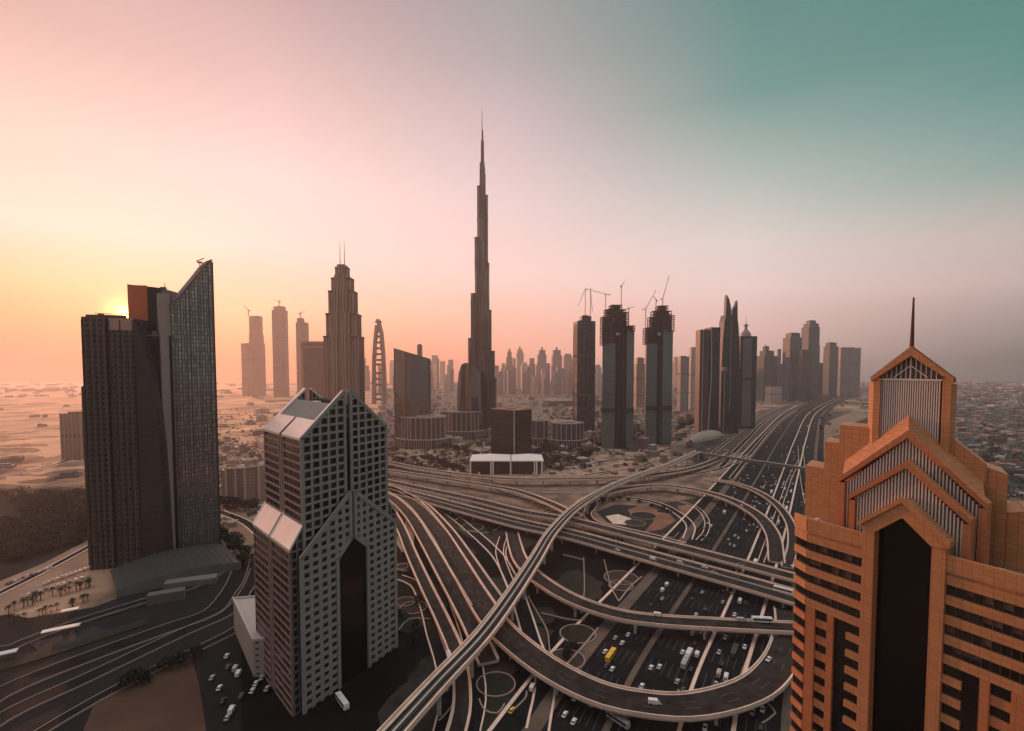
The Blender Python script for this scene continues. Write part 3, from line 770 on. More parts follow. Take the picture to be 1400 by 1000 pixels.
        for t in frange(-half+1.0, half-.7, .58):
            for z0, z1 in scan(poly_, t, 0): pl.bar(s_, t-.13, t+.13, z0, z1, -depth+.02, -.15)
        s_.build('slatted_screen', [slat], o)
        return pl
    gable(2.2, 10.0, 137.2, 146.4, 127.0, 'middle_gable')
    gable(4.8, 12.4, 140.2, 152.2, 127.0, 'upper_gable')
    # roof from the upper gable to the tower
    rf = MB()
    a = [Cs(5.6), Cs(11)]
    for sg in (-1, 1):
        p0 = (Cs(5.6)[0], Cs(5.6)[1], 152.0); p1 = (Cs(11.5)[0], Cs(11.5)[1], 155.8)
        e0 = (Cs(5.6)[0]+G[0]*12.6*sg, Cs(5.6)[1]+G[1]*12.6*sg, 139.9); e1 = (Cs(11.5)[0]+G[0]*12.6*sg, Cs(11.5)[1]+G[1]*12.6*sg, 143.7)
        rf.quad(p0, e0, e1, p1); dn = lambda p: (p[0], p[1], p[2]-1.0)
        rf.quad(dn(p0), dn(p1), dn(e1), dn(e0)); rf.quad(p0, dn(p0), dn(e0), e0); rf.quad(e0, dn(e0), dn(e1), e1)
    rf.build('sloping_roof', [omt], t_)
    # core tower
    tp = plane_at(10.0); tb = MB(); hw_ = 7.0; zE = 163.0; zP = 169.6
    def fpnt(t, s): c = Cs(s); return (c[0]+G[0]*t, c[1]+G[1]*t)
    tb.prism([fpnt(-hw_+.8,10.4), fpnt(hw_-.8,10.4), fpnt(hw_-.8,21), fpnt(-hw_+.8,21)], 127, zE-.2); core = tb.build('core_tower', [slat_bg], t_)
    pm = MB()
    for sg in (-1, 1):
        for s in (9.6, 20.4):
            pm.prism([fpnt(sg*(hw_-1.4),s), fpnt(sg*hw_,s), fpnt(sg*hw_,s+1.4), fpnt(sg*(hw_-1.4),s+1.4)], 140, zE)
    for s in (9.6, 20.9):
        pl = plane_at(s)
        pl.slab(pm, [(-hw_-.4,zE-.9),(-hw_-.4,zE+.1),(0,zP),(hw_+.4,zE+.1),(hw_+.4,zE-.9),(0,zP-1.9)], -.9, .35)
    for sg in (-1, 1): pm.prism([fpnt(sg*hw_,9.7), fpnt(sg*(hw_+1.0),11.4), fpnt(sg*(hw_+1.0),20), fpnt(sg*hw_,20.2)], 127, zE-1.2)
    pm.build('corner_pilaster', [om], core)
    sd_ = MB()
    sd_.prism([fpnt(-hw_,10.9), fpnt(-hw_+.6,10.9), fpnt(-hw_+.6,20.5), fpnt(-hw_,20.5)], 127, zE-.5); sd_.prism([fpnt(hw_-.6,10.9), fpnt(hw_,10.9), fpnt(hw_,20.5), fpnt(hw_-.6,20.5)], 127, zE-.5)
    sd_.build('core_side_wall', [omt], core)
    sc = MB(); pl = plane_at(10.4); po = [(-hw_+1.4,150),(hw_-1.4,150),(hw_-1.4,zE-.6),(-hw_+1.4,zE-.6)]
    for t in frange(-hw_+1.7, hw_-1.4, .42): pl.bar(sc, t-.11, t+.11, 145, zE-.6, -.35, .25)
    pl.bar(sc, -hw_+1.4, hw_-1.4, zE-.6, zE-.2, -.2, .35)
    for t in frange(-4.5, 4.6, .9):
        for z0, z1 in scan([(-hw_+1,zE-.2),(hw_-1,zE-.2),(0,zP-1.6)], t, 0): pl.bar(sc, t-.07, t+.07, z0, z1, -.3, .0)
    pl.edge(sc, (-3,zE+.1), (0,zE+2.6), .2, -.2, .15); pl.edge(sc, (3,zE+.1), (0,zE+2.6), .2, -.2, .15); pl.bar(sc, -.12, .12, zE-.2, zP-1.9, -.2, .2)
    sc.build('slatted_screen', [slat], core)
    gbk = MB(); pl.slab(gbk, [(-hw_+1,zE-.3),(hw_-1,zE-.3),(0,zP-1.2)], -.9, -.5); gbk.build('gable_backing', [mat('screen_grey', (.16,.14,.13), .5)], core)
    rr = MB()
    for sg in (-1, 1):
        c0_, c1_ = fpnt(0,9.3), fpnt(0,21.8); e0, e1 = fpnt(sg*(hw_+.7),9.3), fpnt(sg*(hw_+.7),21.8)
        a = [c0_+(zP+.25,), e0+(zE+.05,), e1+(zE+.05,), c1_+(zP+.25,)]; d_ = [(x,y,z-.45) for x,y,z in a]
        rr.poly(a); rr.poly(d_[::-1])
        for i in range(4): rr.quad(a[i], d_[i], d_[(i+1)%4], a[(i+1)%4])
    rr.build('core_roof', [mat('roof_rust', (.30,.13,.08), .7)], core)
    ms = MB(); c = Cs(10.0); ms.cyl(c[0], c[1], .42, .16, zP-.6, 180.0, 8); ms.build('roof_mast', [mat('mast_red', (.10,.035,.03), .5)], core)
    # stepped wings
    for sg in (-1, 1):
        for k, (h_, z1) in enumerate(((14.0,151.5),(17.4,147.0),(22.0,140.2))):
            w_ = MB(); i0 = (6.8, 14.0, 17.4)[k]; s0 = 10.5+.5*k
            if sg > 0: h_ = h_*.93; i0 = i0*.93 if k else i0
            pts = [fpnt(sg*i0,s0), fpnt(sg*h_,s0), fpnt(sg*h_,s0+9), fpnt(sg*i0,s0+9)]
            if sg > 0: w_.prism(pts, 127.0, [z1+(0,-1,-2.5)[k], z1-(5,2,1)[k], z1-(5,2,1)[k], z1+(0,-1,-2.5)[k]])
            else: w_.prism(pts, 127.0, z1)
            w_.build('stepped_wing', [omt], t_)
    # plant on the terrace
    for t, s, r_, h_ in ((-2.5,12,.0,1.3),(2.0,3.5,0,1.5),(3.6,4.4,0,1.1),(1.0,6,0,1.7),(30,4,0,1.2),(34,5,0,1.5),(7.0,3.0,0,1.2)):
        m_ = MB(); c = q(t if t > 0 else 4.8, s); m_.box(c[0], c[1], 1.3, .9, 127.0, 127.0+h_, .4); m_.box(c[0]+.8, c[1]-.3, .5, .5, 127, 127.0+h_*.7, .2); m_.build('roof_vent', [mat('vent_white', (.62,.58,.54), .6)], t_)
orange_tower()

# ------------------------------------------------------------------ trio of towers at the left edge
GF = facade('grid_left', (.012,.01,.012), (.12,.075,.07), (.15,.10,.09), 4.4, 4.2, .8, .1, .45, .15)
def left_towers():
    dk = facade('dark_left', (.010,.009,.009), (.016,.014,.013), (.014,.012,.012), 3, 4.0, .2, .3, .5)
    t1 = thing('grid_tower', 'dark grid-windowed tower with a flared right edge, leftmost of the three tall ones', 'tower', (-330, 405, 0))
    OCC.append((-320, 430, 70)); OCC.append((-275, 450, 60))
    d = (.97, .243); o = PY(118, 600, 400); o = (o[0]+1.5, 400); pl = Plane(o, d, (.2,-1)); bk = (-.243, .97)
    b = MB()
    # left half and right half with a slot, right edge flaring outwards to the ground
    def q(t, s): return (o[0]+d[0]*t+bk[0]*s, o[1]+d[1]*t+bk[1]*s)
    b.prism([q(-1.5,-.0), q(15.5,0), q(15.5,28), q(-1.5,28)], 0, 206.5, 0, 1)
    b.prism([q(17,0), q(34.5,0), q(34.5,28), q(17,28)], 0, 206.0, 0, 1); b.prism([q(15.5,2.5), q(17,2.5), q(17,26), q(15.5,26)], 0, 204)
    b.build('body', [GF, roofd], t1)
    f = MB(); pr = [(34.5,0)]
    prof = [(0,52),(60,51),(100,50),(130,48.3),(150,46.2),(170,43),(185,39.5),(198,36.0),(206,34.6)]
    f.v = []; poly_ = [(34.5,0)]+[(t, z) for z, t in prof]+[(34.5,206)]
    pl2 = Plane((o[0], o[1]), d, (.2,-1)); pl2.slab(f, poly_, -26, -.4)
    f.build('flared_wing', [facade('flare_glass', (.07,.045,.042), (.10,.065,.06), (.04,.03,.028), 30, 1.9, .35, .25, .4)], t1)
    s_ = MB()
    pl.bar(s_, 17.2, 34.4, 196, 205.8, .02, .5, 0); s_.build('crown_panel', [mat('pink_panel', (.46,.27,.22), .5)], t1)
    s_ = MB()
    for t in (3.2, 10.6, 21.0, 29.6): pl.bar(s_, t-.5, t+.5, 0, 195, .02, .7)
    for t in (-1.0, 7.0, 15.0, 17.5, 25.2, 34.0): pl.bar(s_, t-.35, t+.35, 0, 204, .02, .9)
    s_.build('facade_rib', [mat('rib_dark', (.05,.038,.036), .6)], t1)
    r_ = MB(); a = q(8, 6); r_.box(a[0]+6, a[1], 26, 6, 206.4, 208.4, .24); r_.box(a[0], a[1]+2, 3, 3, 206.5, 210, .2); r_.beam(q(6,4)+(209.6,), q(32,4)+(209.2,), .7, .5); r_.build('roof_plant', [mat('rail_dark',(.06,.05,.05),.6)], t1)
    lw = MB(); lw.prism([q(-6.4,6), q(-1.5,5), q(-1.5,26), q(-6.4,27)], 0, [150,153,153,150]); lw.build('side_slab', [mat('side_rust', (.10,.055,.045), .5, .2, .02)], t1)
    # dark tower
    t2 = thing('dark_tower', 'nearly black slab tower with a stepped top between the grid tower and the glass wedge', 'tower', (-305, 440, 0))
    e = PY(178, 500, 432); f_ = PY(236, 500, 440); b = MB()
    def top(v, Y): return HC+(VH-v)/F*Y
    b.prism([(e[0],432),(PY(224,500,438)[0],438),(PY(224,500,438)[0]-4,466),(e[0]-4,460)], 0, [top(390,432),top(395,438),top(395,438),top(390,432)])
    b.prism([(PY(224,500,438)[0]-.2,438.5),(f_[0],440),(f_[0]-4,466),(PY(224,500,438)[0]-4,465)], 0, top(403,438)); b.build('body', [dk], t2)
    a_, c_ = PY(196,500,424), PY(239,500,431)
    lb = MB(); lb.prism([(a_[0],424),(c_[0],431),(c_[0],439.5),(a_[0],431.6)], 0, top(460,424)); lb.build('front_block', [dk], t2)
    cp_ = MB(); cp_.prism([(a_[0],423.6),(c_[0],430.6),(c_[0],432),(a_[0],425)], top(460,424)+.01, top(460,424)+1.2); cp_.box(a_[0]+8, 428, 4, 2, top(460,424), top(460,424)+4.5, .1); cp_.build('ledge', [mat('ledge_grey', (.2,.15,.14), .7)], t2)
    rg = MB(); rg.prism([(e[0]+.4,431.4),(PY(205,500,435)[0],434.6),(PY(205,500,435)[0],434.9),(e[0]+.4,431.8)], 205, top(391,432)); rg.build('copper_panel', [mat('copper_glass', (.60,.14,.05), .2)], t2)
    an = MB(); x = PY(221,395,438)[0]; an.cyl(x, 442, .4, .2, top(395,438), top(387,438), 6); an.box(x-2, 443, 4, 3, top(395,438)-1, top(395,438)+1.5); an.build('roof_antenna', [steel], t2)
    # glass wedge
    t3 = thing('wedge_tower', 'pale glass wedge tower with a sharp sloping top, rightmost of the three tall ones', 'tower', (-282, 445, 0))
    L0 = (-292.9, 430.0); R0 = (-272.0, 455.5); dd = (R0[0]-L0[0], R0[1]-L0[1]); ln = math.hypot(*dd)
    wp = Plane(L0, dd, (.7,-.7))
    prof = [(0,219.5),(ln*.2,226.5),(ln*.42,237),(ln*.62,246.5),(ln*.8,255.5),(ln*.93,261),(ln,262.8)]
    b = MB(); wp.slab(b, [(0,0),(ln,0)]+prof[::-1], -13, 0); 
    b.build('body', [facade('wedge_glass', (.34,.31,.29), (.72,.66,.62), (.07,.06,.055), 2.3, 3.6, .35, .12, .4, .5)], t3)
    rm = MB()
    for i in range(len(prof)-1): wp.edge(rm, prof[i], prof[i+1], 1.6, -13.2, .35)
    rm.build('roof_rim', [mat('rim_dark', (.12,.09,.08), .6)], t3)
    fn = MB()
    for k in range(1, 9): t = ln*k/9; z1 = [z0+(z1_-z0)*(t-t0)/(t1_-t0) for (t0, z0), (t1_, z1_) in zip(prof, prof[1:]) if t0 <= t <= t1_][0]; wp.bar(fn, t-.2, t+.2, 0, z1-2, .01, .45)
    wp.bar(fn, .1, ln-.1, 54, 60, .01, .5, 1); wp.bar(fn, .1, ln-.1, 64, 66.5, .01, .5, 1)
    fn.build('facade_fin', [mat('fin_grey', (.14,.12,.11), .5), mat('fin_band', (.16,.10,.08), .7)], t3)
    ed = MB(); wp.bar(ed, ln, ln+1.4, 0, 261.5, -12.5, -.4); ed.build('edge_wall', [dk], t3)
    an = MB(); m_ = wp.p(ln*.76, 254, -5); an.cyl(m_[0], m_[1], .5, .35, 252, 261, 6); an.beam((m_[0]-3,m_[1],261.3), (m_[0]+4,m_[1],264), .6, .7); an.box(m_[0], m_[1], 3.5, 2, 259.5, 261); an.build('cleaning_crane', [steel], t3)
    an = MB(); m_ = wp.p(-3.5, 0, -6); an.box(m_[0], m_[1], 8, 8, 0, 229, .8); an.build('rear_core', [mat('core_pink', (.36,.28,.25), .6)], t3)
    # podium roofs
    pd = thing('podium_hall', 'low dark hall with a curved grey roof at the foot of the tall towers', 'hall', P(225,800,0)); 
    mb = MB(); n = 8; base0 = P(160,818,0); base1 = P(330,778,0); b0 = P(150,790,0); b1 = P(300,752,0)
    for i in range(n):
        a0, a1 = i/n, (i+1)/n
        def pt(a, w): 
            x0 = base0[0]+(base1[0]-base0[0])*a; y0 = base0[1]+(base1[1]-base0[1])*a; x1 = b0[0]+(b1[0]-b0[0])*a; y1 = b0[1]+(b1[1]-b0[1])*a
            return (x0+(x1-x0)*w, y0+(y1-y0)*w)
        for w0, w1 in ((0,.25),(.25,.5),(.5,.75),(.75,1)):
            z = lambda a, w: 5+9*math.sin(math.pi*min(1, max(0, a*.9+.05)))*(.5+.5*math.sin(math.pi*w*.9))
            mb.quad(pt(a0,w0)+(z(a0,w0),), pt(a1,w0)+(z(a1,w0),), pt(a1,w1)+(z(a1,w1),), pt(a0,w1)+(z(a0,w1),))
        mb.quad(pt(a0,0)+(0,), pt(a1,0)+(0,), pt(a1,0)+(5+4.5*math.sin(math.pi*(a1*.9+.05)),), pt(a0,0)+(5+4.5*math.sin(math.pi*(a0*.9+.05)),), 1)
    sm = MB()
    for i in range(1, 2*n):
        a = i/(2*n)
        for w0, w1 in ((0,.25),(.25,.5),(.5,.75),(.75,1)): sm.beam(pt(a,w0)+(z(a,w0)+.15,), pt(a,w1)+(z(a,w1)+.15,), .5, .4)
    sm.build('roof_seams', [mat('seam_grey', (.07,.066,.06), .5)], pd)
    mb.build('curved_roof', [mat('roof_olive', (.045,.043,.037), .7), conc_dk], pd)
    m2 = MB(); c = P(228, 822, 0); m2.box(c[0], c[1], 22, 7, 0, 7, .45); m2.build('kiosk', [mat('kiosk_wall', (.13,.11,.10), .8)], pd)
    m2 = MB(); c = P(262, 800, 0); m2.box(c[0], c[1], 34, 9, 0, 5, .35); m2.build('canopy_wall', [conc_dk], pd)
left_towers()

# ------------------------------------------------------------------ the needle skyscraper
def needle():
    Y0 = 1300.0; k = Y0/F; cx = (660-700)*k; 
    t_ = thing('skyscraper', 'extremely tall stepped needle skyscraper tapering to a thin spire', 'skyscraper', (cx, Y0, 0))
    OCC.append((cx, Y0, 90))
    fac = facade('needle_glass', (.16,.155,.15), (.52,.47,.43), (.035,.035,.036), 5.5, 70.0, 1.3, .2, .4, .6)
    dkb = mat('mechanical_band', (.05,.04,.038), .6)
    def wing(ang, tiers, nm):
        c, s = math.cos(ang), math.sin(ang); w_ = thing_child(nm)
    def rounded(L_, hw_, a):
        c, s = math.cos(a), math.sin(a); pts = [(-hw_*.5,-hw_)]
        for i in range(7):
            b = -math.pi/2+math.pi*i/6; pts.append((max(0, L_-hw_)+hw_*math.cos(b), hw_*math.sin(b)))
        pts.append((-hw_*.5, hw_)); return [(cx+x*c-y*s, Y0+x*s+y*c) for x, y in pts]
    wings = [(R(188), [(42,8.5,160),(38,8.4,243),(31,8.2,358),(20.5,7.6,501),(13.5,6.2,631)]),
             (R(-2), [(36,8.5,140),(32,8.4,210),(23.5,8.0,316),(18,7.4,436),(14.8,6.4,608),(9,4.5,660)]),
             (R(-78), [(40,8.5,180),(33,8.3,300),(24,7.8,420),(16,6.6,560),(9,4.6,690)])]
    bands = [(165,171),(330,336),(436,442),(545,551)]
    for i, (a, tiers) in enumerate(wings):
        mb = MB()
        for L_, hh, z in tiers:
            mb.prism(rounded(L_, hh*1.0, a), 0 if False else 0, z)
            # slim shoulders on both flanks give each tier its fluted look
        o = mb.build('wing', [fac], t_)
        b2 = MB()
        for z0, z1 in bands:
            for L_, hh, z in tiers:
                if z > z1: b2.prism(rounded(L_+.35, hh+.35, a), z0, z1)
        for L_, hh, z in tiers: b2.prism(rounded(L_+.3, hh+.3, a), z-2.5, z+.6)
        b2.build('mechanical_floor', [dkb], o)
        fl = MB()
        for L_, hh, z in tiers:
            for off in (-.55, .55):
                c, s = math.cos(a), math.sin(a); x = L_*.62; y = off*hh*2.0
                fl.cyl(cx+x*c-y*s, Y0+x*s+y*c, hh*.42, hh*.42, 0, z-14, 8)
        fl.build('flank_bay', [fac], o)
    co = MB(); co.cyl(cx, Y0, 11, 10, 0, 600, 16); co.cyl(cx, Y0, 7.5, 6.5, 600, 690, 12); co.cyl(cx+.8, Y0, 4.4, 3.8, 690, 745, 10); co.cyl(cx+1, Y0, 2.6, 2.0, 745, 772, 8)
    co.build('core', [fac], t_)
    sp_ = MB(); sp_.cyl(cx, Y0, 1.3, .35, 772, 826, 8); sp_.build('spire', [mat('spire_steel', (.3,.26,.25), .35, metal=.7)], t_)
    pd = MB(); pd.cyl(cx, Y0, 70, 66, 0, 12, 24); pd.build('podium', [conc_dk], t_)
needle()

# ------------------------------------------------------------------ generic towers
def col(a, b=None): return a
FACS = {
 'warm': facade('tower_warm', (.05,.035,.03), (.14,.09,.075), (.34,.24,.19), 4.6, 4.2, 1.3, .3, .7),
 'grey': facade('tower_grey', (.03,.032,.032), (.10,.10,.097), (.30,.28,.265), 4.6, 4.2, 1.2, .2, .7),
 'teal': facade('tower_teal', (.006,.04,.042), (.02,.085,.088), (.035,.105,.11), 3.0, 4.0, .5, .15, .5),
 'dark': facade('tower_dark', (.004,.014,.016), (.014,.034,.038), (.02,.045,.05), 3.0, 4.0, .4, .15, .5),
 'curtain': facade('tower_curtain', (.17,.225,.222), (.23,.29,.285), (.08,.11,.108), 30, 4.0, .35, .15, .4, .35),
 'pale': facade('tower_pale', (.07,.065,.06), (.16,.145,.13), (.55,.48,.42), 4.8, 4.2, 1.5, .3, .8),
 'brown': facade('tower_brown', (.05,.035,.03), (.085,.06,.05), (.14,.095,.08), 3.6, 3.8, .7, .2, .6),
}
FIN = {'warm': mat('fin_warm', (.36,.25,.19), .8), 'grey': mat('fin_pale_grey', (.34,.32,.30), .7), 'teal': mat('fin_teal', (.06,.13,.135), .5), 'dark': mat('fin_dark', (.035,.06,.065), .5), 'curtain': steel, 'pale': mat('fin_pale', (.6,.52,.46), .8), 'brown': conc_dk}
def hz(v, Y): return HC+(VH-v)/F*Y
def tower(name, label, Y, tiers, fac='grey', depth=1.0, rot=12, group=None, cat='tower', mast=None, fins=0, finm=None, crown=None, cap=True):
    """tiers: (left px, right px, top v) from the bottom up"""
    l, r, _ = tiers[0]; cx = ((l+r)/2-700)*Y/F
    t_ = thing(name, label, cat, (cx, Y, 0), group); m = FACS[fac]
    w0 = (r-l)*Y/F; OCC.append((cx, Y, w0*.7+6))
    zb = 0; n = len(tiers); rr = R(rot)
    base = MB()
    for i, (l, r, v) in enumerate(tiers):
        w = (r-l)*Y/F; c = ((l+r)/2-700)*Y/F; a = w/(math.cos(rr)+depth*math.sin(abs(rr))); d = a*depth
        z1 = hz(v, Y); mb = base if i == 0 else MB()
        mb.box(c, Y+w0*.5*depth*.5, a, d, zb, z1, rr, 0, 1)
        if cap: mb.box(c, Y+w0*.5*depth*.5, a*.6, d*.5, z1, z1+3, rr, 1)
        for k in range(fins):
            x = -a/2+a*(k+.5)/fins; px, py = c+x*math.cos(rr)+d/2*math.sin(rr), Y+w0*.25*depth+x*math.sin(rr)-d/2*math.cos(rr)
            mb.box(px, py, .9, 1.2, zb, z1+1.0, rr, 2)
        if Y < 3100 and w > 22:
            z_s = zb if i else 0; hh = z1-z_s
            for q_ in (([.33,.68] if hh > 120 else [.5]) if hh > 60 else []): mb.box(c, Y+w0*.5*depth*.5, a+.8, d+.8, z_s+hh*q_, z_s+hh*q_+4.5, rr, 1)
            if not fins:
                nf = rnd.choice([3,4,5])
                for k in range(nf+1):
                    x = -a/2+a*k/nf; px, py = c+x*math.cos(rr)+d/2*math.sin(rr), Y+w0*.25*depth+x*math.sin(rr)-d/2*math.cos(rr)
                    mb.box(px, py, 1.7, 1.6, z_s, z1+1.6, rr, 2)
        mb.build('tower_body' if i == 0 else 'setback', [m, roofd, finm or FIN[fac]], t_)
        zb = z1-.01 if i < n-1 else z1
    c = ((tiers[-1][0]+tiers[-1][1])/2-700)*Y/F
    if mast:
        for u, v in mast:
            x = (u-700)*Y/F; mm = MB(); mm.cyl(x, Y+w0*.25*depth, max(.5, Y*.0007), max(.2, Y*.0003), zb-1, hz(v, Y), 6); mm.build('mast', [steel], t_)
    return t_
def crane(u, v_base, v_top, Y, du, dv, label, back=None):
    """luffing or hammerhead tower crane: mast from v_base to v_top, jib reaching du, dv pixels from the mast top"""
    k = Y/F; x = (u-700)*k; z0 = hz(v_base, Y); z1 = hz(v_top, Y); yy = Y+8
    t_ = thing('tower_crane', label, 'crane', (x, yy, z0), 'tower cranes on the unfinished towers')
    w = max(.7, Y*.0011)
    def lattice(mb, a, b, w_):
        a = Vector(a); b = Vector(b); L_ = (b-a).length; n = max(3, int(L_/(w_*2.2)))
        up = Vector((0,1,0)); d = (b-a).normalized(); s_ = d.cross(up).normalized()
        for e in (-1, 1):
            for g_ in (-1, 1): mb.beam(a+s_*e*w_/2+up*g_*w_/2, b+s_*e*w_/2+up*g_*w_/2, w_*.3, w_*.3)
        for i in range(n):
            p = a+(b-a)*(i/n); q_ = a+(b-a)*((i+1)/n); e = 1 if i % 2 else -1
            mb.beam(p+s_*e*w_/2-up*w_/2, q_-s_*e*w_/2-up*w_/2, w_*.2, w_*.2)
    mb = MB(); lattice(mb, (x,yy,z0), (x,yy,z1), w); mb.build('crane_mast', [cranem], t_)
    mb = MB(); tip = (x+du*k, yy+3, z1-dv*k); lattice(mb, (x,yy,z1), tip, w*.7); mb.build('jib', [cranem], t_)
    bx, bz = (x-(du*k)*.28, z1+abs(dv*k)*.0)
    mb = MB(); mb.beam((x,yy,z1), (bx,yy-1,bz), w*.7, w*.7); mb.box(bx, yy-1, w*1.6, w*1.6, bz-w*1.8, bz+w*.4); mb.build('counter_jib', [cranem], t_)
    mb = MB(); mb.box(x, yy, w*1.7, w*1.7, z1-w*1.2, z1+w*.8); mb.build('cab', [mat('cab_grey', (.4,.36,.33), .6)], t_)
    mb = MB(); ap = (x, yy, z1+max(3, w*3)); mb.beam((x,yy,z1), ap, w*.35, w*.35); mb.beam(ap, tip, w*.14, w*.14); mb.beam(ap, (bx,yy-1,bz), w*.14, w*.14); mb.build('tie_bar', [cranem], t_)

# tapering hotel tower with two masts
def pleated():
    Y = 900; k = Y/F
    t_ = thing('hotel_tower', 'brown stepped tower with twin antennas behind the grey gabled tower', 'tower', ((466.5-700)*k, Y, 0)); OCC.append(((466-700)*k, Y, 45))
    fac = facade('pleat', (.07,.045,.035), (.13,.085,.065), (.42,.30,.23), 5.2, 400, 1.9, .3, .55)
    dk = mat('pleat_dark', (.06,.04,.035), .6)
    lev = [(443,490,458),(446,487,427),(449,483,396),(452.5,479,378),(457,474,363)]
    zb = 0
    for i, (l, r, v) in enumerate(lev):
        mb = MB(); w = (r-l)*k; c = ((l+r)/2-700)*k; z1 = hz(v, Y)
        mb.box(c, Y+20, w*.62, w*.8, zb, z1+2.0); mb.box(c-w*.36, Y+20, w*.28, w*.62, zb, z1-2); mb.box(c+w*.36, Y+20, w*.28, w*.62, zb, z1-2)
        mb.box(c-w*.12, Y+20, w*.16, w*.9, zb, z1, 0); mb.box(c+w*.14, Y+20, w*.16, w*.88, zb, z1, 0)
        mb.box(c+w*.46, Y+21, w*.09, w*.5, zb, z1-3, 0, 1); mb.box(c, Y+20, w*1.01, w*.7, z1-5, z1-3, 0, 1)
        mb.build('tower_body' if i == 0 else 'setback', [fac, dk], t_); zb = z1-4
    for u in (463, 469):
        mb = MB(); mb.cyl((u-700)*k, Y+18, .9, .35, hz(366, Y), hz(330, Y), 6); mb.build('antenna', [mat('antenna_pale', (.4,.3,.27), .5)], t_)
pleated()
G0 = 'hazy towers under construction at the left'
tower('tower', 'left hazy tower with a lower shoulder, farthest left of the distant group', 3000, [(333,358,470),(342.5,358,458),(343,357,433)], 'warm', .6, 0, G0)
tower('tower', 'plain hazy tower standing alone between two stepped ones', 2900, [(375,392,425),(377,390,420)], 'warm', .6, 0, G0)
tower('tower', 'hazy narrow tower just left of the square portal-shaped block', 2800, [(407,421,442),(408,416,436)], 'warm', .6, 0, G0)
def portal():
    Y = 1500; k = Y/F; t_ = thing('portal_block', 'brown square block shaped like a portal, left of the twin-antenna tower', 'building', ((430-700)*k, Y, 0)); OCC.append(((430-700)*k, Y, 40))
    mb = MB(); x0, x1 = (413-700)*k, (446-700)*k; z = hz(468, Y)
    mb.prism([(x0,Y),(x1,Y),(x1,Y+40),(x0,Y+40)], 0, [z,z-3,z-3,z]); mb.build('tower_body', [FACS['brown'], roofd], t_)
    fr = MB(); fr.prism([(x0-.5,Y-3),(x0+6,Y-3),(x0+6,Y-.1),(x0-.5,Y-.1)], 0, z-12); fr.prism([(x0-.5,Y-3),(x1,Y-3),(x1,Y-.1),(x0-.5,Y-.1)], z-18, z-12); fr.prism([(x0-.5,Y-1.5),(x1+.5,Y-1.5),(x1+.5,Y-.1),(x0-.5,Y-.1)], z-4, z+2); fr.build('portal_frame', [mat('portal_warm', (.27,.17,.13), .7)], t_)
portal()
def lattice_tower():
    Y = 2300; k = Y/F; t_ = thing('curved_tower', 'slender curved tower of two bowed halves with open bridges between', 'tower', ((517-700)*k, Y, 0)); OCC.append(((517-700)*k, Y, 30))
    zt = hz(438, Y)
    lf = [(508,570),(508.2,520),(509,490),(511,465),(513.5,445)]; rt = [(527,570),(526.7,510),(525.5,480),(523.5,455),(519,437)]
    for pts, w, sg in ((lf, 15, 1), (rt, 17, -1)):
        mb = MB()
        for (u0, v0), (u1, v1) in zip(pts, pts[1:]):
            a = ((u0-700)*k, hz(v0, Y)); b = ((u1-700)*k, hz(v1, Y)); 
            q_ = [(a[0],a[1]),(a[0]+sg*w,a[1]),(b[0]+sg*w*.8,b[1]),(b[0],b[1])]
            Plane((0, Y), (1, 0), (0,-1)).slab(mb, q_, -24, 0)
        mb.build('bowed_half', [FACS['warm']], t_)
    for v in (563,548,541,528,520,512,500,494,486,478,470,462,455,448,442):
        mb = MB(); mb.box((517.4-700)*k, Y+12, 26, 14, hz(v, Y), hz(v, Y)+10); mb.build('bridge_floor', [mat('bridge_brown', (.13,.08,.065), .7)], t_)
    mb = MB(); mb.cyl((516-700)*k, Y+10, 1, .4, zt-4, hz(428, Y), 6); mb.build('mast', [steel], t_)
lattice_tower()
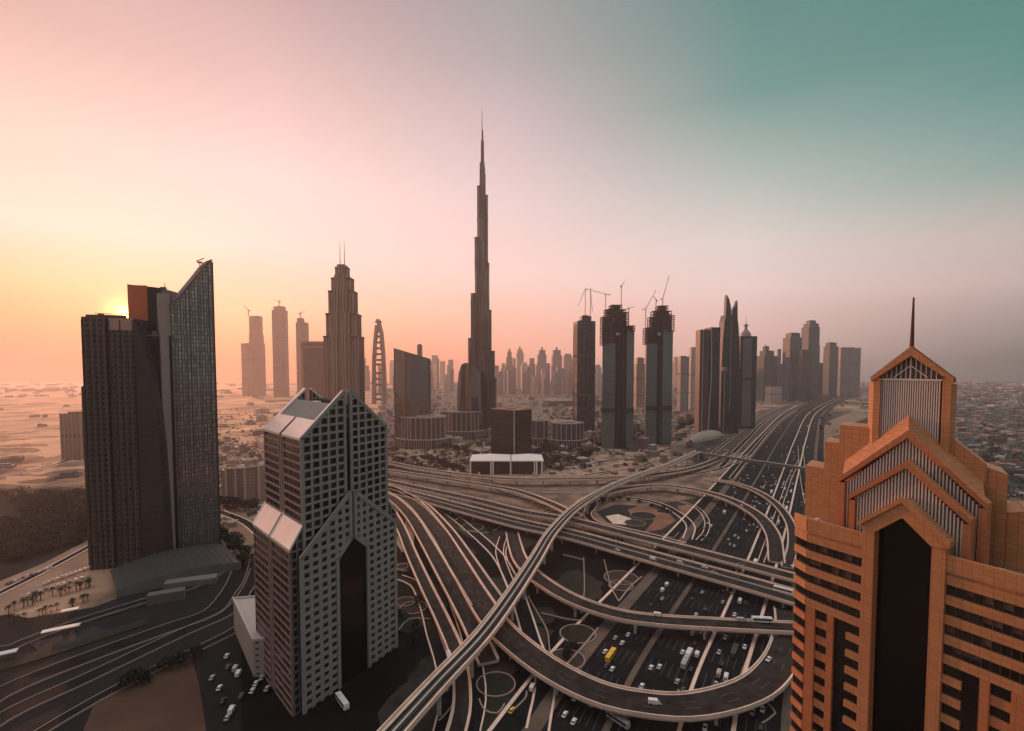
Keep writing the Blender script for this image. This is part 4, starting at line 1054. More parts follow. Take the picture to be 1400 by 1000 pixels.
def glass_trapezoid():
    Y = 1050; k = Y/F; x0, x1 = (539-700)*k, (586-700)*k; t_ = thing('glass_block', 'dark mirror-glass block with a slanting roofline and narrow top', 'building', ((562-700)*k, Y, 0)); OCC.append(((562-700)*k, Y, 45))
    mb = MB(); pl = Plane((0, Y), (1,0), (0,-1)); zl, zr = hz(477, Y), hz(491, Y)
    g_ = facade('mirror_block', (.20,.215,.225), (.34,.345,.35), (.08,.085,.09), 20, 4, .25, .05, .2, .85)
    n = 8
    for i in range(n):      # gently bowed front
        a0 = i/n; a1 = (i+1)/n; yb = lambda a: Y-9*math.sin(math.pi*a)
        xa, xb = x0+(x1-x0)*a0, x0+(x1-x0)*a1; ta, tb = zl+(zr-zl)*a0, zl+(zr-zl)*a1
        mb.quad((xa,yb(a0),0),(xb,yb(a1),0),(xb,yb(a1)+2,tb),(xa,yb(a0)+2,ta))
        mb.quad((xa,yb(a0)+2,ta),(xb,yb(a1)+2,tb),(xb,Y+30,tb),(xa,Y+30,ta), 1)
    mb.quad((x0,Y+30,0),(x0,Y,0),(x0,Y+2,zl),(x0,Y+30,zl),1); mb.quad((x1,Y,0),(x1,Y+30,0),(x1,Y+30,zr),(x1,Y+2,zr),1); mb.quad((x1,Y+30,0),(x0,Y+30,0),(x0,Y+30,zl),(x1,Y+30,zr),1)
    mb.build('curtain_wall', [g_, roofd], t_)
    f = MB(); pl.edge(f, (x0,zl), (x1,zr), 2.2, -1.8, -.8); pl.bar(f, x1-1.5, x1+.4, 0, zr, -3, -.2); pl.bar(f, x0-.4, x0+1, 0, zl, -3, -.2); f.build('frame', [mat('frame_dark', (.05,.045,.045), .5)], t_)
    tower('tower', 'tiny slim hazy tower peeking over the slanted mirror-glass block', 1700, [(571,577,472)], 'warm', 1, 0)
    # rounded sibling
    Y = 1180; k = Y/F; t_ = thing('glass_block', 'rounded dark glass block with a domed top beside the needle skyscraper', 'building', ((646-700)*k, Y, 0)); OCC.append(((646-700)*k, Y, 40))
    mb = MB(); prof = [(624,560),(625,530),(627,510),(631,499),(637,496),(645,499),(654,507),(660,516),(663,530),(664,560)]
    prof = [((u-700)*k, hz(v, Y)) for u, v in prof]; prof[0] = (prof[0][0], 0); prof[-1] = (prof[-1][0], 0)
    m = len(prof)
    def bow(x): a = (x-prof[0][0])/(prof[-1][0]-prof[0][0]); return Y-10*math.sin(math.pi*min(1, max(0, a)))
    f_ = [(x, bow(x), z) for x, z in prof]; cols_ = []
    for i in range(m-1):
        (x_, y_, z_), (x2, y2, z2) = f_[i], f_[i+1]
        mb.quad((x_,y_,0),(x2,y2,0),(x2,y2+4 if z2 else y2,z2),(x_,y_+4 if z_ else y_,z_))
        mb.quad((x_,y_+4,z_),(x2,y2+4,z2),(x2,Y+28,z2),(x_,Y+28,z_), 0)
        mb.quad((x2,Y+28,0),(x_,Y+28,0),(x_,Y+28,z_),(x2,Y+28,z2), 0)
    mb.build('curtain_wall', [g_], t_)
    f = MB(); Plane((0, Y), (1,0), (0,-1)).slab(f, [((657-700)*k,0),((667-700)*k,0),((666-700)*k,hz(520,Y)),((661-700)*k,hz(507,Y)),((657-700)*k,hz(513,Y))], -4, 2); f.build('side_fin', [black_glass], t_)
glass_trapezoid()

def district_block(l, r, vt, vb, label, Y=None, podium=True):
    """octagonal office block with white columns standing on an arcaded podium"""
    Y = Y or HC*F/(vb-VH); k = Y/F; cx = ((l+r)/2-700)*k; w = (r-l)*k; z1 = hz(vt, Y)
    t_ = thing('office_block', label, 'building', (cx, Y, 0), 'white-columned office blocks'); OCC.append((cx, Y+w*.3, w*.75))
    c = w*.26; x0, x1, y0, y1 = cx-w/2, cx+w/2, Y, Y+w*.8
    pts = [(x0+c,y0),(x1-c,y0),(x1,y0+c),(x1,y1-c),(x1-c,y1),(x0+c,y1),(x0,y1-c),(x0,y0+c)]
    mb = MB(); mb.prism(pts, 0, z1-1, 0, 1); ex = [(cx+(x-cx)*1.04, (y0+y1)/2+(y-(y0+y1)/2)*1.04) for x, y in pts]; mb.prism(ex, z1-1, z1+.8, 2, 1); mb.box(cx, (y0+y1)/2, w*.4, w*.3, z1+.8, z1+4, 0, 2)
    mb.build('office_body', [FACS['brown'], roofg, mat('pale_stone', (.46,.36,.30), .8)], t_)
    cm = MB()
    for i in range(8):
        a, b = pts[i], pts[(i+1) % 8]; L_ = math.hypot(b[0]-a[0], b[1]-a[1]); n = max(1, int(L_/9))
        for j in range(n): cm.box(a[0]+(b[0]-a[0])*j/n, a[1]+(b[1]-a[1])*j/n, 1.6, 1.6, 0, z1)
    cm.build('columns', [MATS['pale_stone']], t_)
    if podium:
        pm = MB(); q_ = [(cx+(x-cx)*1.3, (y0+y1)/2+(y-(y0+y1)/2)*1.35) for x, y in pts]; pm.prism(q_, 0, z1*.3, 0, 1)
        for i in range(8):
            a, b = q_[i], q_[(i+1) % 8]; L_ = math.hypot(b[0]-a[0], b[1]-a[1]); n = max(2, int(L_/5))
            for j in range(n+1): pm.box(a[0]+(b[0]-a[0])*j/n, a[1]+(b[1]-a[1])*j/n, 1.1, 1.6, 0, z1*.3, 0, 2)
            pm.beam(a+(z1*.3,), b+(z1*.3,), 1.5, 1.3, 2)
        pm.build('arcade', [mat('arcade_dark', (.05,.04,.035), .7), roofg, MATS['pale_stone']], t_)
district_block(545, 605, 572, 614, 'octagonal white-columned block on an arcaded podium, nearest the slanted mirror glass')
district_block(603, 658, 564, 601, 'octagonal white-columned block directly below the rounded glass block')
district_block(727, 750, 576, 610, 'narrow white-columned block right of the dark cube with the orange roof')
district_block(756, 800, 580, 612, 'wide low white-columned block left of the big crane tower')
def dark_cube():
    # building with one corner towards the viewer
    Y = 830; k = Y/F; a = ((703-700)*k, Y); b = ((671-700)*.98*k-2, Y+38); c = ((726-700)*k*1.04+1, Y+30); z = hz(561, Y+10)
    t_ = thing('office_cube', 'dark glass cube turned corner-on with a flat orange roof', 'building', (a[0], a[1], 0)); OCC.append((a[0], Y+30, 50))
    d = (b[0]+c[0]-a[0], b[1]+c[1]-a[1]); mb = MB()
    mb.prism([a, c, d, b], 0, z, 0, 1); mb.build('office_body', [facade('cube_glass', (.022,.02,.02), (.04,.033,.03), (.05,.04,.036), 60, 3.8, .3, .12, .5), mat('cube_roof', (.40,.22,.14), .85, .3, .1)], t_)
    r_ = MB()
    for p, q_ in ((a,c),(c,d),(d,b),(b,a)): r_.beam(p+(z+.4,), q_+(z+.4,), 1.4, 1.6)
    r_.box((a[0]+d[0])/2, (a[1]+d[1])/2, 14, 10, z, z+2.5, .6); r_.build('roof_rim', [mat('cube_rim', (.42,.26,.19), .8)], t_)
    e = MB(); e.box(a[0], a[1]-.2, 1.5, 1.2, 0, z); e.build('corner_strip', [concrete], t_)
    # white gabled podium in front
    t2 = thing('pavilion', 'low glass pavilion with bright white gabled roof in front of the dark cube', 'pavilion', P(692, 650, 0)); Y = 765; k = Y/F
    xs = [(642,0),(670,1),(672,1),(697,0),(699,0),(733,0),(742,1)]
    wh = mat('pavilion_white', (.92,.80,.73), .6); m = MB()
    x0, x1, x2, x3 = [(u-700)*k for u in (643, 697, 700, 742)]; z1 = 22.0; zr = 27.5
    m.prism([(x0,Y),(x1,Y+3),(x1,Y+55),(x0+10,Y+55)], 0, z1-.5); m.prism([(x2,Y+3),(x3-8,Y),(x3,Y+16),(x3-4,Y+55),(x2,Y+55)], 0, z1-.5); m.build('glass_hall', [facade('pav_glass', (.035,.028,.026), (.06,.045,.04), (.05,.04,.035), 5, 8, .25, .15, .5)], t2)
    r_ = MB()
    for xa, xb, xr in ((x0-2, x1+1, (x0+x1)/2-2), (x2-1, x3+2, (x2+x3)/2+4)):
        ya, yb = Y-2, Y+57; ym = (ya+yb)/2+6
        for sgn in (0,):
            r_.poly([(xa,ya,z1),(xb,ya,z1),(xr,ym,zr)]); r_.poly([(xb,ya,z1),(xb,yb,z1),(xr,ym,zr)]); r_.poly([(xb,yb,z1),(xa,yb,z1),(xr,ym,zr)]); r_.poly([(xa,yb,z1),(xa,ya,z1),(xr,ym,zr)])
            r_.poly([(xa,ya,z1-.01),(xa,yb,z1-.01),(xb,yb,z1-.01),(xb,ya,z1-.01)])
    r_.build('white_roof', [wh], t2)
    c_ = MB()
    for u in (643, 671, 674, 698, 731, 734, 741): c_.box((u-700)*k, Y-2.2, 2.0, 2.0, 0, z1+.2)
    c_.beam((x0-2,Y-2.2,z1), (x3+2,Y-2.2,z1), 1.2, 1.6); c_.build('white_frame', [wh], t2)
dark_cube()

# ------------------------------------------------------------------ towers still being built, with their cranes
def crane_tower(lab, Y, l, r, vt, vb, split, shaft, steps, vg=470):
    k = Y/F; cx = ((l+r)/2-700)*k; t_ = thing('unfinished_tower', lab, 'tower', (cx, Y, 0), 'tall towers under construction with bare concrete tops'); OCC.append((cx, Y+15, 32))
    X = lambda u: (u-700)*k
    z1 = hz(vt, Y); mb = MB(); s0, s1 = split
    mb.prism([(X(l),Y+4),(X(s0),Y),(X(s0),Y+34),(X(l)+5,Y+34)], 0, hz(vg, Y), 0, 1); mb.prism([(X(s1),Y+2),(X(r),Y+9),(X(r),Y+36),(X(s1),Y+36)], 0, hz(vg-18, Y), 0, 1)
    o = mb.build('curtain_wall', [FACS['curtain'], roofd], t_)
    c = MB(); c.prism([(X(s0)+.05,Y+6),(X(s1)-.05,Y+6),(X(s1)-.05,Y+33),(X(s0)+.05,Y+33)], 0, z1)
    for u in shaft: c.box(X(u), Y+2.5, 2.6, 5, 0, z1-1, 0)
    c.build('dark_core', [mat('core_black', (.03,.03,.03), .7)], t_)
    b = MB(); 
    for z in ((hz(vb, Y)-3, hz(vb, Y)+7),):
        b.prism([(X(l)-.6,Y+3),(X(s0)-.2,Y-.9),(X(s0)-.2,Y+20),(X(l)-.6,Y+20)], z[0], z[1]); b.prism([(X(s1)+.2,Y+1),(X(r)+.6,Y+8),(X(r)+.6,Y+30),(X(s1)+.2,Y+30)], z[0], z[1])
    b.build('mechanical_floor', [MATS['core_black']], t_)
    top_ = MB()
    bare = mat('bare_frame', (.11,.07,.06), .9, .3, .2)
    for (a, e, v0, v1) in steps:
        z0, zt = hz(v0, Y), hz(v1, Y); n = max(1, int((zt-z0)/4.2))
        for i in range(n+1): top_.box((X(a)+X(e))/2, Y+17, X(e)-X(a), 30, z0+i*(zt-z0)/n, z0+i*(zt-z0)/n+.9)
        for i in range(4):
            for yy in (3.5, 30.5): top_.box(X(a)+(X(e)-X(a))*(i+.12)/3.25, Y+yy, 1.3, 1.3, z0, zt)
        top_.box((X(a)+X(e))/2, Y+17, (X(e)-X(a))*.72, 22, z0, zt-1)
    top_.build('bare_floors', [bare], t_)
    sg_ = MB(); u = (l+r)/2-1; sg_.box(X(u), Y+1.2, 8, 1.2, hz(vt+17, Y)-3, hz(vt+17, Y)+2.5); sg_.build('white_sheeting', [mat('sheeting', (.6,.55,.52), .7)], t_)
crane_tower('tallest unfinished tower with a dark core slot, first of the two pale glass ones', 1010, 824, 868, 440, 563, (841,857), (846,852), [(823,842,472,434),(841,859,452,428),(828,856,434,424),(835,850,424,418),(858,868,454,446)])
crane_tower('unfinished pale glass tower with stepped bare top, second of the pair', 1060, 884, 921, 440, 560, (898,906), (903,), [(883,899,471,449),(898,922,454,432),(889,906,450,434),(893,918,434,426),(900,913,426,419)])
tower('unfinished_tower', 'darker unfinished tower left of the two pale glass ones', 1300, [(785,813,440),(793,808,433)], 'dark', .9, 8, 'tall towers under construction with bare concrete tops', fins=4)
crane(800, 433, 396, 1300, -9, 22, 'thin crane with a drooping jib over the darker unfinished tower')
crane(807, 433, 396, 1300, 3, 30, 'upright thin crane at the right corner of the darker unfinished tower')
crane(828, 434, 403, 1010, -19, -6, 'hammerhead crane left of the tallest unfinished tower')
crane(849.5, 419, 392, 1010, 5, -7, 'tall vertical crane on top of the tallest unfinished tower')
crane(860, 446, 422, 1010, 8, -3, 'stubby crane at the right shoulder of the tallest unfinished tower')
crane(883, 452, 423, 1060, 14, -26, 'luffing crane with a raised jib at the left of the second unfinished tower')
crane(906, 424, 409, 1060, 9, -32, 'highest luffing crane leaning right over the second unfinished tower')
crane(897, 428, 411, 1060, -3, -6, 'small crane between the two luffing cranes')
crane(341, 433, 425, 3000, -6, -6, 'hazy crane on the shouldered tower at far left')
crane(383, 420, 413, 2900, -6, -2, 'hazy crane on the plain distant tower')
crane(412, 436, 429, 2800, 6, -3, 'hazy crane on the narrow tower left of the portal block')

# ------------------------------------------------------------------ right-hand group by the highway
def slab_pair():
    Y = 1150; k = Y/F; X = lambda u: (u-700)*k
    t_ = thing('slab_tower', 'pair of joined dark slabs with a pale curved stripe, left of the pointed tower', 'tower', (X(970), Y, 0)); OCC.append((X(970), Y+20, 40))
    mb = MB(); mb.prism([(X(957),Y+3),(X(969),Y),(X(969)+3,Y+40),(X(957)+3,Y+40)], 0, hz(451, Y), 0, 1); mb.build('slab', [facade('slab_warm', (.11,.075,.065), (.15,.10,.085), (.06,.045,.04), 3, 90, .7, .3, .5), roofd], t_)
    mb = MB(); mb.prism([(X(970.6),Y-2),(X(984.5),Y+4),(X(984.5),Y+38),(X(970.6),Y+38)], 0, hz(448, Y), 0, 1); mb.build('slab', [FACS['dark'], roofd], t_)
    st = MB()
    for (v0, v1) in ((450,470),(470,500),(500,530),(530,560),(560,598)):
        du = lambda v: 1.6*math.sin((v-450)/150*math.pi*1.5)
        st.beam((X(970.2+du(v0)), Y-2.8, hz(v0, Y)), (X(970.2+du(v1)), Y-2.8, hz(v1, Y)), 2.4, 1.4, 0, (0,1,0))
    st.bar = None; st.box(X(960.5), Y+.6, 1.6, 1.2, 0, hz(451, Y)); st.build('pale_stripe', [mat('stripe_beige', (.42,.33,.27), .6)], t_)
slab_pair()
def pointed():
    Y = 1250; k = Y/F; X = lambda u: (u-700)*k
    t_ = thing('pointed_tower', 'blackish tower with two sharp claw-like points, tallest beside the highway', 'tower', (X(998), Y, 0)); OCC.append((X(998), Y+20, 35))
    pl = Plane((0, Y), (1,0), (0,-1)); mb = MB()
    body = [(986,600),(1011,600),(1011,505),(1010,470),(1008,445),(1006,433),(991,431),(989,440),(987,470),(986,510)]
    pl.slab(mb, [(X(u), hz(v, Y) if v < 590 else 0) for u, v in body], -32, 0); mb.build('tower_body', [FACS['dark']], t_)
    for pts in ([(990.5,437),(991.5,404),(995,410),(997.5,421),(998,437)], [(999.5,437),(1000.5,424),(1004,418),(1006.2,411.5),(1007.2,437)]):
        c = MB(); pl.slab(c, [(X(u), hz(v, Y)) for u, v in pts], -14, -1); c.build('crown_point', [FACS['dark']], t_)
    c = MB(); pl.bar(c, X(998)-.8, X(998)+.8, 60, hz(440,Y), .02, 1.2); pl.bar(c, X(989.5), X(990.5), 0, hz(505,Y), .02, 2.2); c.box(X(989.5), Y-3, 10, 4, hz(507,Y), hz(502,Y)); c.build('facade_rib', [mat('rib_grey', (.26,.26,.25), .5)], t_)
pointed()
def striped_face():
    Y = 1350; k = Y/F; X = lambda u: (u-700)*k
    t_ = thing('round_topped_tower', 'tower with a pale central panel and small domed crown, right of the pointed tower', 'tower', (X(1022), Y, 0)); OCC.append((X(1022), Y+20, 35))
    mb = MB(); mb.prism([(X(1011),Y),(X(1034),Y),(X(1034),Y+36),(X(1011),Y+36)], 0, hz(460, Y), 0, 1); mb.build('tower_body', [FACS['dark'], roofd], t_)
    p_ = MB(); pl = Plane((0, Y), (1,0), (0,-1)); pl.bar(p_, X(1015), X(1027), 8, hz(521,Y), .02, 1); pl.bar(p_, X(1015), X(1027), hz(517,Y), hz(463,Y), .02, 1); p_.build('pale_panel', [facade('panel_grey', (.19,.18,.175), (.24,.225,.21), (.15,.14,.135), 3, 4, .3, .3, .6)], t_)
    d = MB(); z = hz(460, Y); d.cyl(X(1022), Y+16, 14, 12, z, z+9, 16); d.cyl(X(1022), Y+16, 12, 5, z+9, z+18, 16); d.cyl(X(1022), Y+16, 4, 3.4, z+18, z+34, 8); d.cyl(X(1022), Y+16, 6.4, 6.2, z+28, z+31, 10); d.build('crown', [mat('crown_pale', (.34,.27,.25), .6)], t_)
    m_ = MB(); m_.cyl(X(1022), Y+16, .8, .3, z+34, z+54, 6); m_.build('mast', [steel], t_)
striped_face()
GR = 'teal towers beside the far highway'
tower('tower', 'low teal cluster tower with a pointed roof right of the domed crown', 2600, [(1036,1062,487),(1042,1058,480),(1045,1052,474)], 'teal', .8, 15, GR, mast=[(1048,470)])
tower('tower', 'slim faint spire tower at the right of the low teal cluster', 2800, [(1061,1070,498),(1063,1067,478)], 'teal', .8, 0, GR)
tower('tower', 'rounded teal tower with pale horizontal belts left of the tallest teal one', 2500, [(1074,1094,462),(1077,1092,456)], 'teal', .8, 10, GR)
tower('tower', 'short dark tower pressed between the belted and the tallest teal towers', 2450, [(1091,1108,479)], 'dark', .8, 10, GR)
tower('tower', 'tallest teal tower with a tiered crown above the far highway', 2550, [(1099,1118,448),(1101,1117,443),(1104,1114,439)], 'teal', .8, 10, GR, fins=3)
tower('tower', 'thin dark tower hugging the right side of the tallest teal one', 2650, [(1115,1124,497),(1115,1120,472)], 'dark', .8, 10, GR)
tower('tower', 'teal tower with a small notched top left of the broad grey slab', 2850, [(1129,1144,474),(1131,1142,469)], 'teal', .8, 10, GR)
tower('tower', 'broad plain grey slab at the right end of the skyline', 2950, [(1144,1174,476)], 'grey', .5, 5, GR)
tower('small_block', 'small white block with tall openings beside the far highway bend', 2400, [(1050,1068,529)], 'pale', .6, 8, None, cat='building')
tower('tower', 'slim pale tower between the second unfinished tower and the slab pair', 1900, [(928,941,488)], 'grey', .8, 8)
tower('tower', 'paler grey tower with a bulging top just left of the slab pair', 2000, [(942,954,492),(943,953,476)], 'pale', .8, 8)
tower('tower', 'faint pinkish tower glimpsed between the two pale unfinished towers', 1900, [(868,882,498),(870,880,490)], 'warm', .8, 8)

# ------------------------------------------------------------------ distant skyline
rs = random.Random(21)
sky_px = [(589,600,486),(601,609,494),(612,620,492),(676,682,500),(684,693,497),(692,701,481),(700,706,503),(705,716,478),(712,722,496),(722,732,490),(733,741,499),(735,747,479),(746,752,497),(754,768,479),(766,773,504),(770,782,484),(779,788,492),(812,822,499),(815,824,508),(680,688,508),(698,706,512),(718,728,510),(742,752,512),(760,770,511),(776,786,510),(920,930,488),(536,545,508),(496,506,500),(488,498,512),(586,592,508),(606,616,512),(868,878,508),(940,950,505),(1030,1040,500)]
for a, b, n_ in ((676,786,24),(587,622,5),(866,882,3),(922,956,6),(1030,1072,7),(492,538,6)):
    for k in range(n_):
        l_ = rs.uniform(a, b-5); sky_px.append((l_, l_+rs.uniform(4, 9), rs.uniform(489, 516)))
sky_px.sort()
for i, (l, r, v) in enumerate(sky_px):
    Y = rs.uniform(3600, 5000) if v < 500 else rs.uniform(3000, 3900)
    sp_ = [(l,r,v+rs.uniform(3,8)),(l+1.5,r-1.5,v)] if r-l > 8 else [(l,r,v)]
    if v in (478, 479, 481): sp_.append(((l+r)/2-1.3,(l+r)/2+1.3,v-4))
    side = 'left of the needle skyscraper' if r < 660 else ('between the needle and unfinished towers' if r < 790 else 'behind the unfinished towers')
    lst = [q_ for q_ in sky_px if (q_[1] < 660) == (r < 660) and (660 < q_[1] < 790) == (660 < r < 790)]
    tower('distant_tower', '%s hazy skyline tower from the left, %s' % (ordw(lst.index((l, r, v))), side), Y, sp_, rs.choice(['grey','warm','grey','pale']), .8, rs.uniform(0, 20), 'hazy towers on the distant skyline', cap=False)
tower('distant_block', 'blurred square block standing alone in haze left of the tall grid tower', 900, [(85,112,566)], 'warm', .8, 0, None, cat='building')
def stadium():
    c = P(764, 556, 0); t_ = thing('oval_hall', 'wide low oval hall with a pale lens-shaped roof in the middle distance', 'hall', (c[0], c[1]+40, 0)); OCC.append((c[0], c[1]+40, 75))
    mb = MB(); n = 28; ex = 62; ey = 42
    rings = [(1.0,0),(1.1,20),(1.12,24)]
    for (r0, z0), (r1, z1) in zip(rings, rings[1:]):
        for i in range(n):
            a, b = 2*math.pi*i/n, 2*math.pi*(i+1)/n; f = lambda r_, a_, z_: (c[0]+ex*r_*math.cos(a_), c[1]+40+ey*r_*math.sin(a_), z_)
            mb.quad(f(r0,a,z0), f(r0,b,z0), f(r1,b,z1), f(r1,a,z1))
    mb.build('hall_wall', [FACS['brown']], t_); rb = MB()
    for (r0, z0), (r1, z1) in zip([(1.12,24),(.8,29),(.4,32)], [(.8,29),(.4,32),(.01,33)]):
        for i in range(n):
            a, b = 2*math.pi*i/n, 2*math.pi*(i+1)/n; f = lambda r_, a_, z_: (c[0]+ex*r_*math.cos(a_), c[1]+40+ey*r_*math.sin(a_), z_)
            rb.quad(f(r0,a,z0), f(r0,b,z0), f(r1,b,z1), f(r1,a,z1))
    rb.build('roof', [roofg], t_)
stadium()
def beige_hotel():
    c = P(322, 688, 0); Y = c[1]; k = Y/F; t_ = thing('residential_block', 'beige multi-wing residential block with rooftop turrets right of the glass wedge', 'building', (c[0], Y, 0)); OCC.append((c[0], Y+15, 45))
    bm = facade('beige_windows', (.09,.06,.05), (.13,.085,.07), (.40,.28,.21), 3.0, 3.6, 1.1, .4, .85); st = mat('beige_trim', (.5,.37,.29), .85)
    z = hz(641, Y); mb = MB()
    X = lambda u: (u-700)*k
    mb.prism([(X(298),Y),(X(311),Y-2),(X(311),Y+30),(X(298),Y+30)], 0, z*.93, 0, 1); mb.prism([(X(311)+.1,Y-8),(X(335),Y-4),(X(335),Y+26),(X(311)+.1,Y+26)], 0, z, 0, 1); mb.prism([(X(335)+.1,Y-6),(X(349),Y+4),(X(349),Y+34),(X(335)+.1,Y+34)], 0, z*1.02, 0, 1); mb.build('wing_body', [bm, roofg], t_)
    tr = MB()
    for u, y in ((311,-8.5),(323,-7),(335,-6.5),(349,2)): tr.box(X(u), Y+y, 2.2, 2.2, 0, z+2)
    tr.beam((X(311),Y-8.8,z+.6), (X(335),Y-4.8,z+.6), 1.2, 1.2); tr.beam((X(335),Y-6.8,z*1.02+.6), (X(349),Y+3.2,z*1.02+.6), 1.2, 1.2); tr.build('trim', [st], t_)
    for u, y in ((308,12),(330,10),(336,18)):
        q_ = MB(); q_.box(X(u), Y+y, 5, 5, z*.9, z+6); q_.box(X(u), Y+y, 7, 7, z+6, z+8); q_.cyl(X(u), Y+y, 3.6, .2, z+8, z+12, 8); q_.build('turret', [st], t_)
beige_hotel()
def l_shaped():
    c = P(345, 930, 0); t_ = thing('white_building', 'small white walled building with rooftop openings left of the gabled tower base', 'building', (c[0], c[1], 0)); OCC.append((c[0], c[1]+20, 25))
    mb = MB(); a = P(318,862,0); z = 20
    p0 = P(347,926,0); p1 = P(320,862,0)
    d = (p1[0]-p0[0], p1[1]-p0[1]); w = 20
    wall = facade('white_wall', (.05,.045,.04), (.08,.07,.06), (.52,.44,.38), 4, 3.4, 1.2, .3, .8)
    mb.prism([p0[:2], (p0[0]+w, p0[1]+4), (p1[0]+w, p1[1]+4), p1[:2]], 0, z, 0, 1); mb.build('walls', [wall, mat('white_deck', (.50,.44,.40), .8)], t_)
    r_ = MB()
    for p, q_ in ((p0[:2],(p0[0]+w,p0[1]+4)),((p0[0]+w,p0[1]+4),(p1[0]+w,p1[1]+4)),((p1[0]+w,p1[1]+4),p1[:2]),(p1[:2],p0[:2])): r_.beam(p+(z+.6,), q_+(z+.6,), .7, 1.3)
    r_.box(p0[0]+7, p0[1]+12, 5, 5, z, z+3.5, .3); r_.box(p0[0]+4, p0[1]+25, 4, 6, z, z+2.5, .3); r_.build('roof_parapet', [mat('white_paint', (.6,.53,.48), .75)], t_)
    o_ = MB(); o_.box(p0[0]+8, p0[1]+19, 4, 5, z+.01, z+.3, .3); o_.build('roof_opening', [black_glass], t_)
l_shaped()

# ------------------------------------------------------------------ station and footbridge
def station():
    a = P(944, 613, 0); b = P(985, 602, 0); c = ((a[0]+b[0])/2, (a[1]+b[1])/2)
    t_ = thing('metro_station', 'shell-shaped pale metro station roof at the far end of the viaduct', 'station', (c[0], c[1], 0)); OCC.append((c[0], c[1], 60))
    d = Vector((b[0]-a[0], b[1]-a[1], 0)); L_ = d.length; d.normalize(); n = Vector((-d.y, d.x, 0)); mb = MB(); N_ = 14
    def pt(i, j):
        s = i/N_; th = math.pi*j/8; w = 17*(math.sin(math.pi*min(.98, max(.04, s*.96+.02)))**.6); h = 6+16*(math.sin(math.pi*s))**.7
        p = Vector((a[0], a[1], 0))+d*(L_*s)+n*(w*math.cos(th)); return (p.x, p.y, 12+h*math.sin(th)*.8)
    for i in range(N_):
        for j in range(8): mb.quad(pt(i,j), pt(i+1,j), pt(i+1,j+1), pt(i,j+1))
    mb.build('shell_roof', [mat('shell_gold', (.36,.28,.22), .45)], t_)
    q_ = MB(); q_.prism([(a[0]-n.x*10,a[1]-n.y*10),(b[0]-n.x*10,b[1]-n.y*10),(b[0]+n.x*10,b[1]+n.y*10),(a[0]+n.x*10,a[1]+n.y*10)], 0, 12.5); q_.build('concourse', [FACS['grey']], t_)
    t2 = thing('footbridge', 'long enclosed footbridge crossing the highway from the metro station', 'footbridge', P(1030, 630, 0))
    e0 = P(948, 619, 9.5); e1 = P(1115, 643, 9.5); q_ = MB(); q_.beam(e0, e1, 4.6, 3.6); q_.build('glazed_tube', [facade('tube_glass', (.10,.10,.10), (.15,.14,.13), (.26,.24,.22), 4, 3, .5, .3, .5)], t2)
    q_ = MB(); q_.beam((e0[0],e0[1],e0[2]+2.1), (e1[0],e1[1],e1[2]+2.1), 5.4, .5); q_.build('tube_roof', [mat('tube_roof_grey', (.33,.29,.26), .6)], t2)
    for f in (.12,.3,.48,.66,.84):
        q_ = MB(); q_.cyl(e0[0]+(e1[0]-e0[0])*f, e0[1]+(e1[1]-e0[1])*f, .8, .8, 0, 7.8, 8); q_.build('support', [concrete], t2)
station()

# ------------------------------------------------------------------ low buildings of the city floor
rb = random.Random(5)
LOWM = [facade('low_beige', (.09,.065,.055), (.14,.10,.08), (.36,.26,.20), 4, 3.6, 1.3, .4, .85), facade('low_brown', (.06,.045,.04), (.10,.07,.06), (.22,.15,.12), 4, 3.6, 1.2, .4, .85), facade('low_grey', (.08,.075,.07), (.12,.11,.10), (.27,.245,.22), 4, 3.6, 1.2, .4, .85), facade('low_white', (.12,.10,.09), (.18,.15,.13), (.55,.46,.40), 4, 3.6, 1.4, .4, .85)]
ROOFM = [roofg, mat('roof_sand', (.38,.28,.22), .9, .3, .08), mat('roof_pale', (.52,.44,.38), .9, .25, .08), roofd]
def low_mesh(seed):
    r_ = random.Random(seed); mb = MB(); a = r_.uniform(.6, 1); h = 1.0
    k = seed % 4
    if k == 0: mb.box(0,0,1,a,0,1,0,0,1); mb.box(.1,.05,.4,.3*a,1,1.18,0,1)
    elif k == 1: mb.box(-.25,0,.5,a,0,1,0,0,1); mb.box(.25,.1,.499,a*.6,0,.7,0,0,1); mb.box(-.25,.1,.2,.2,1,1.2,0,1)
    elif k == 2: mb.box(0,0,1,a,0,.5,0,0,1); mb.box(0,0,.6,a*.6,.5,1,0,0,1); mb.box(.3,.3*a,.15,.15,.5,.62,0,1)
    else: mb.box(0,0,1,a*.7,0,1,0,0,1); mb.box(-.36,-.4*a,.28,.3*a,0,1,0,0,1); mb.box(.36,-.4*a,.28,.3*a,0,1,0,0,1); mb.box(0,0,.3,.2,1,1.15,0,1)
    for x, y in ((.3,-.2),(-.3,.2)): mb.box(x*.8, y*a*.8, .08, .08, .5, 1.06, 0, 1)
    return mb
LOWBASE = {}
def low_building(x, y, w, d, h, rot, ki, mi, ri, label, group):
    # real-size meshes shared by quantised size so the window pattern keeps its scale
    key = (ki, mi, ri, int(w/8), int(h/5))
    if key not in LOWBASE:
        mb = low_mesh(ki); W_, H_ = (key[3]+.5)*8, (key[4]+.5)*5
        mb.v = [(a*W_, b*W_, c*H_) for a, b, c in mb.v]
        o = mb.build('low_building', [LOWM[mi], ROOFM[ri]]); LOWBASE[key] = o.data
    else:
        o = bpy.data.objects.new('low_building', LOWBASE[key]); COL.objects.link(o)
    o.location = (x, y, 0); o.rotation_euler = (0, 0, rot)
    return tag(o, label, 'building', group)
def free(x, y, r):
    for a, b, c in OCC:
        if (a-x)**2+(b-y)**2 < (c+r)**2: return False
    return not near_road(x, y, r)
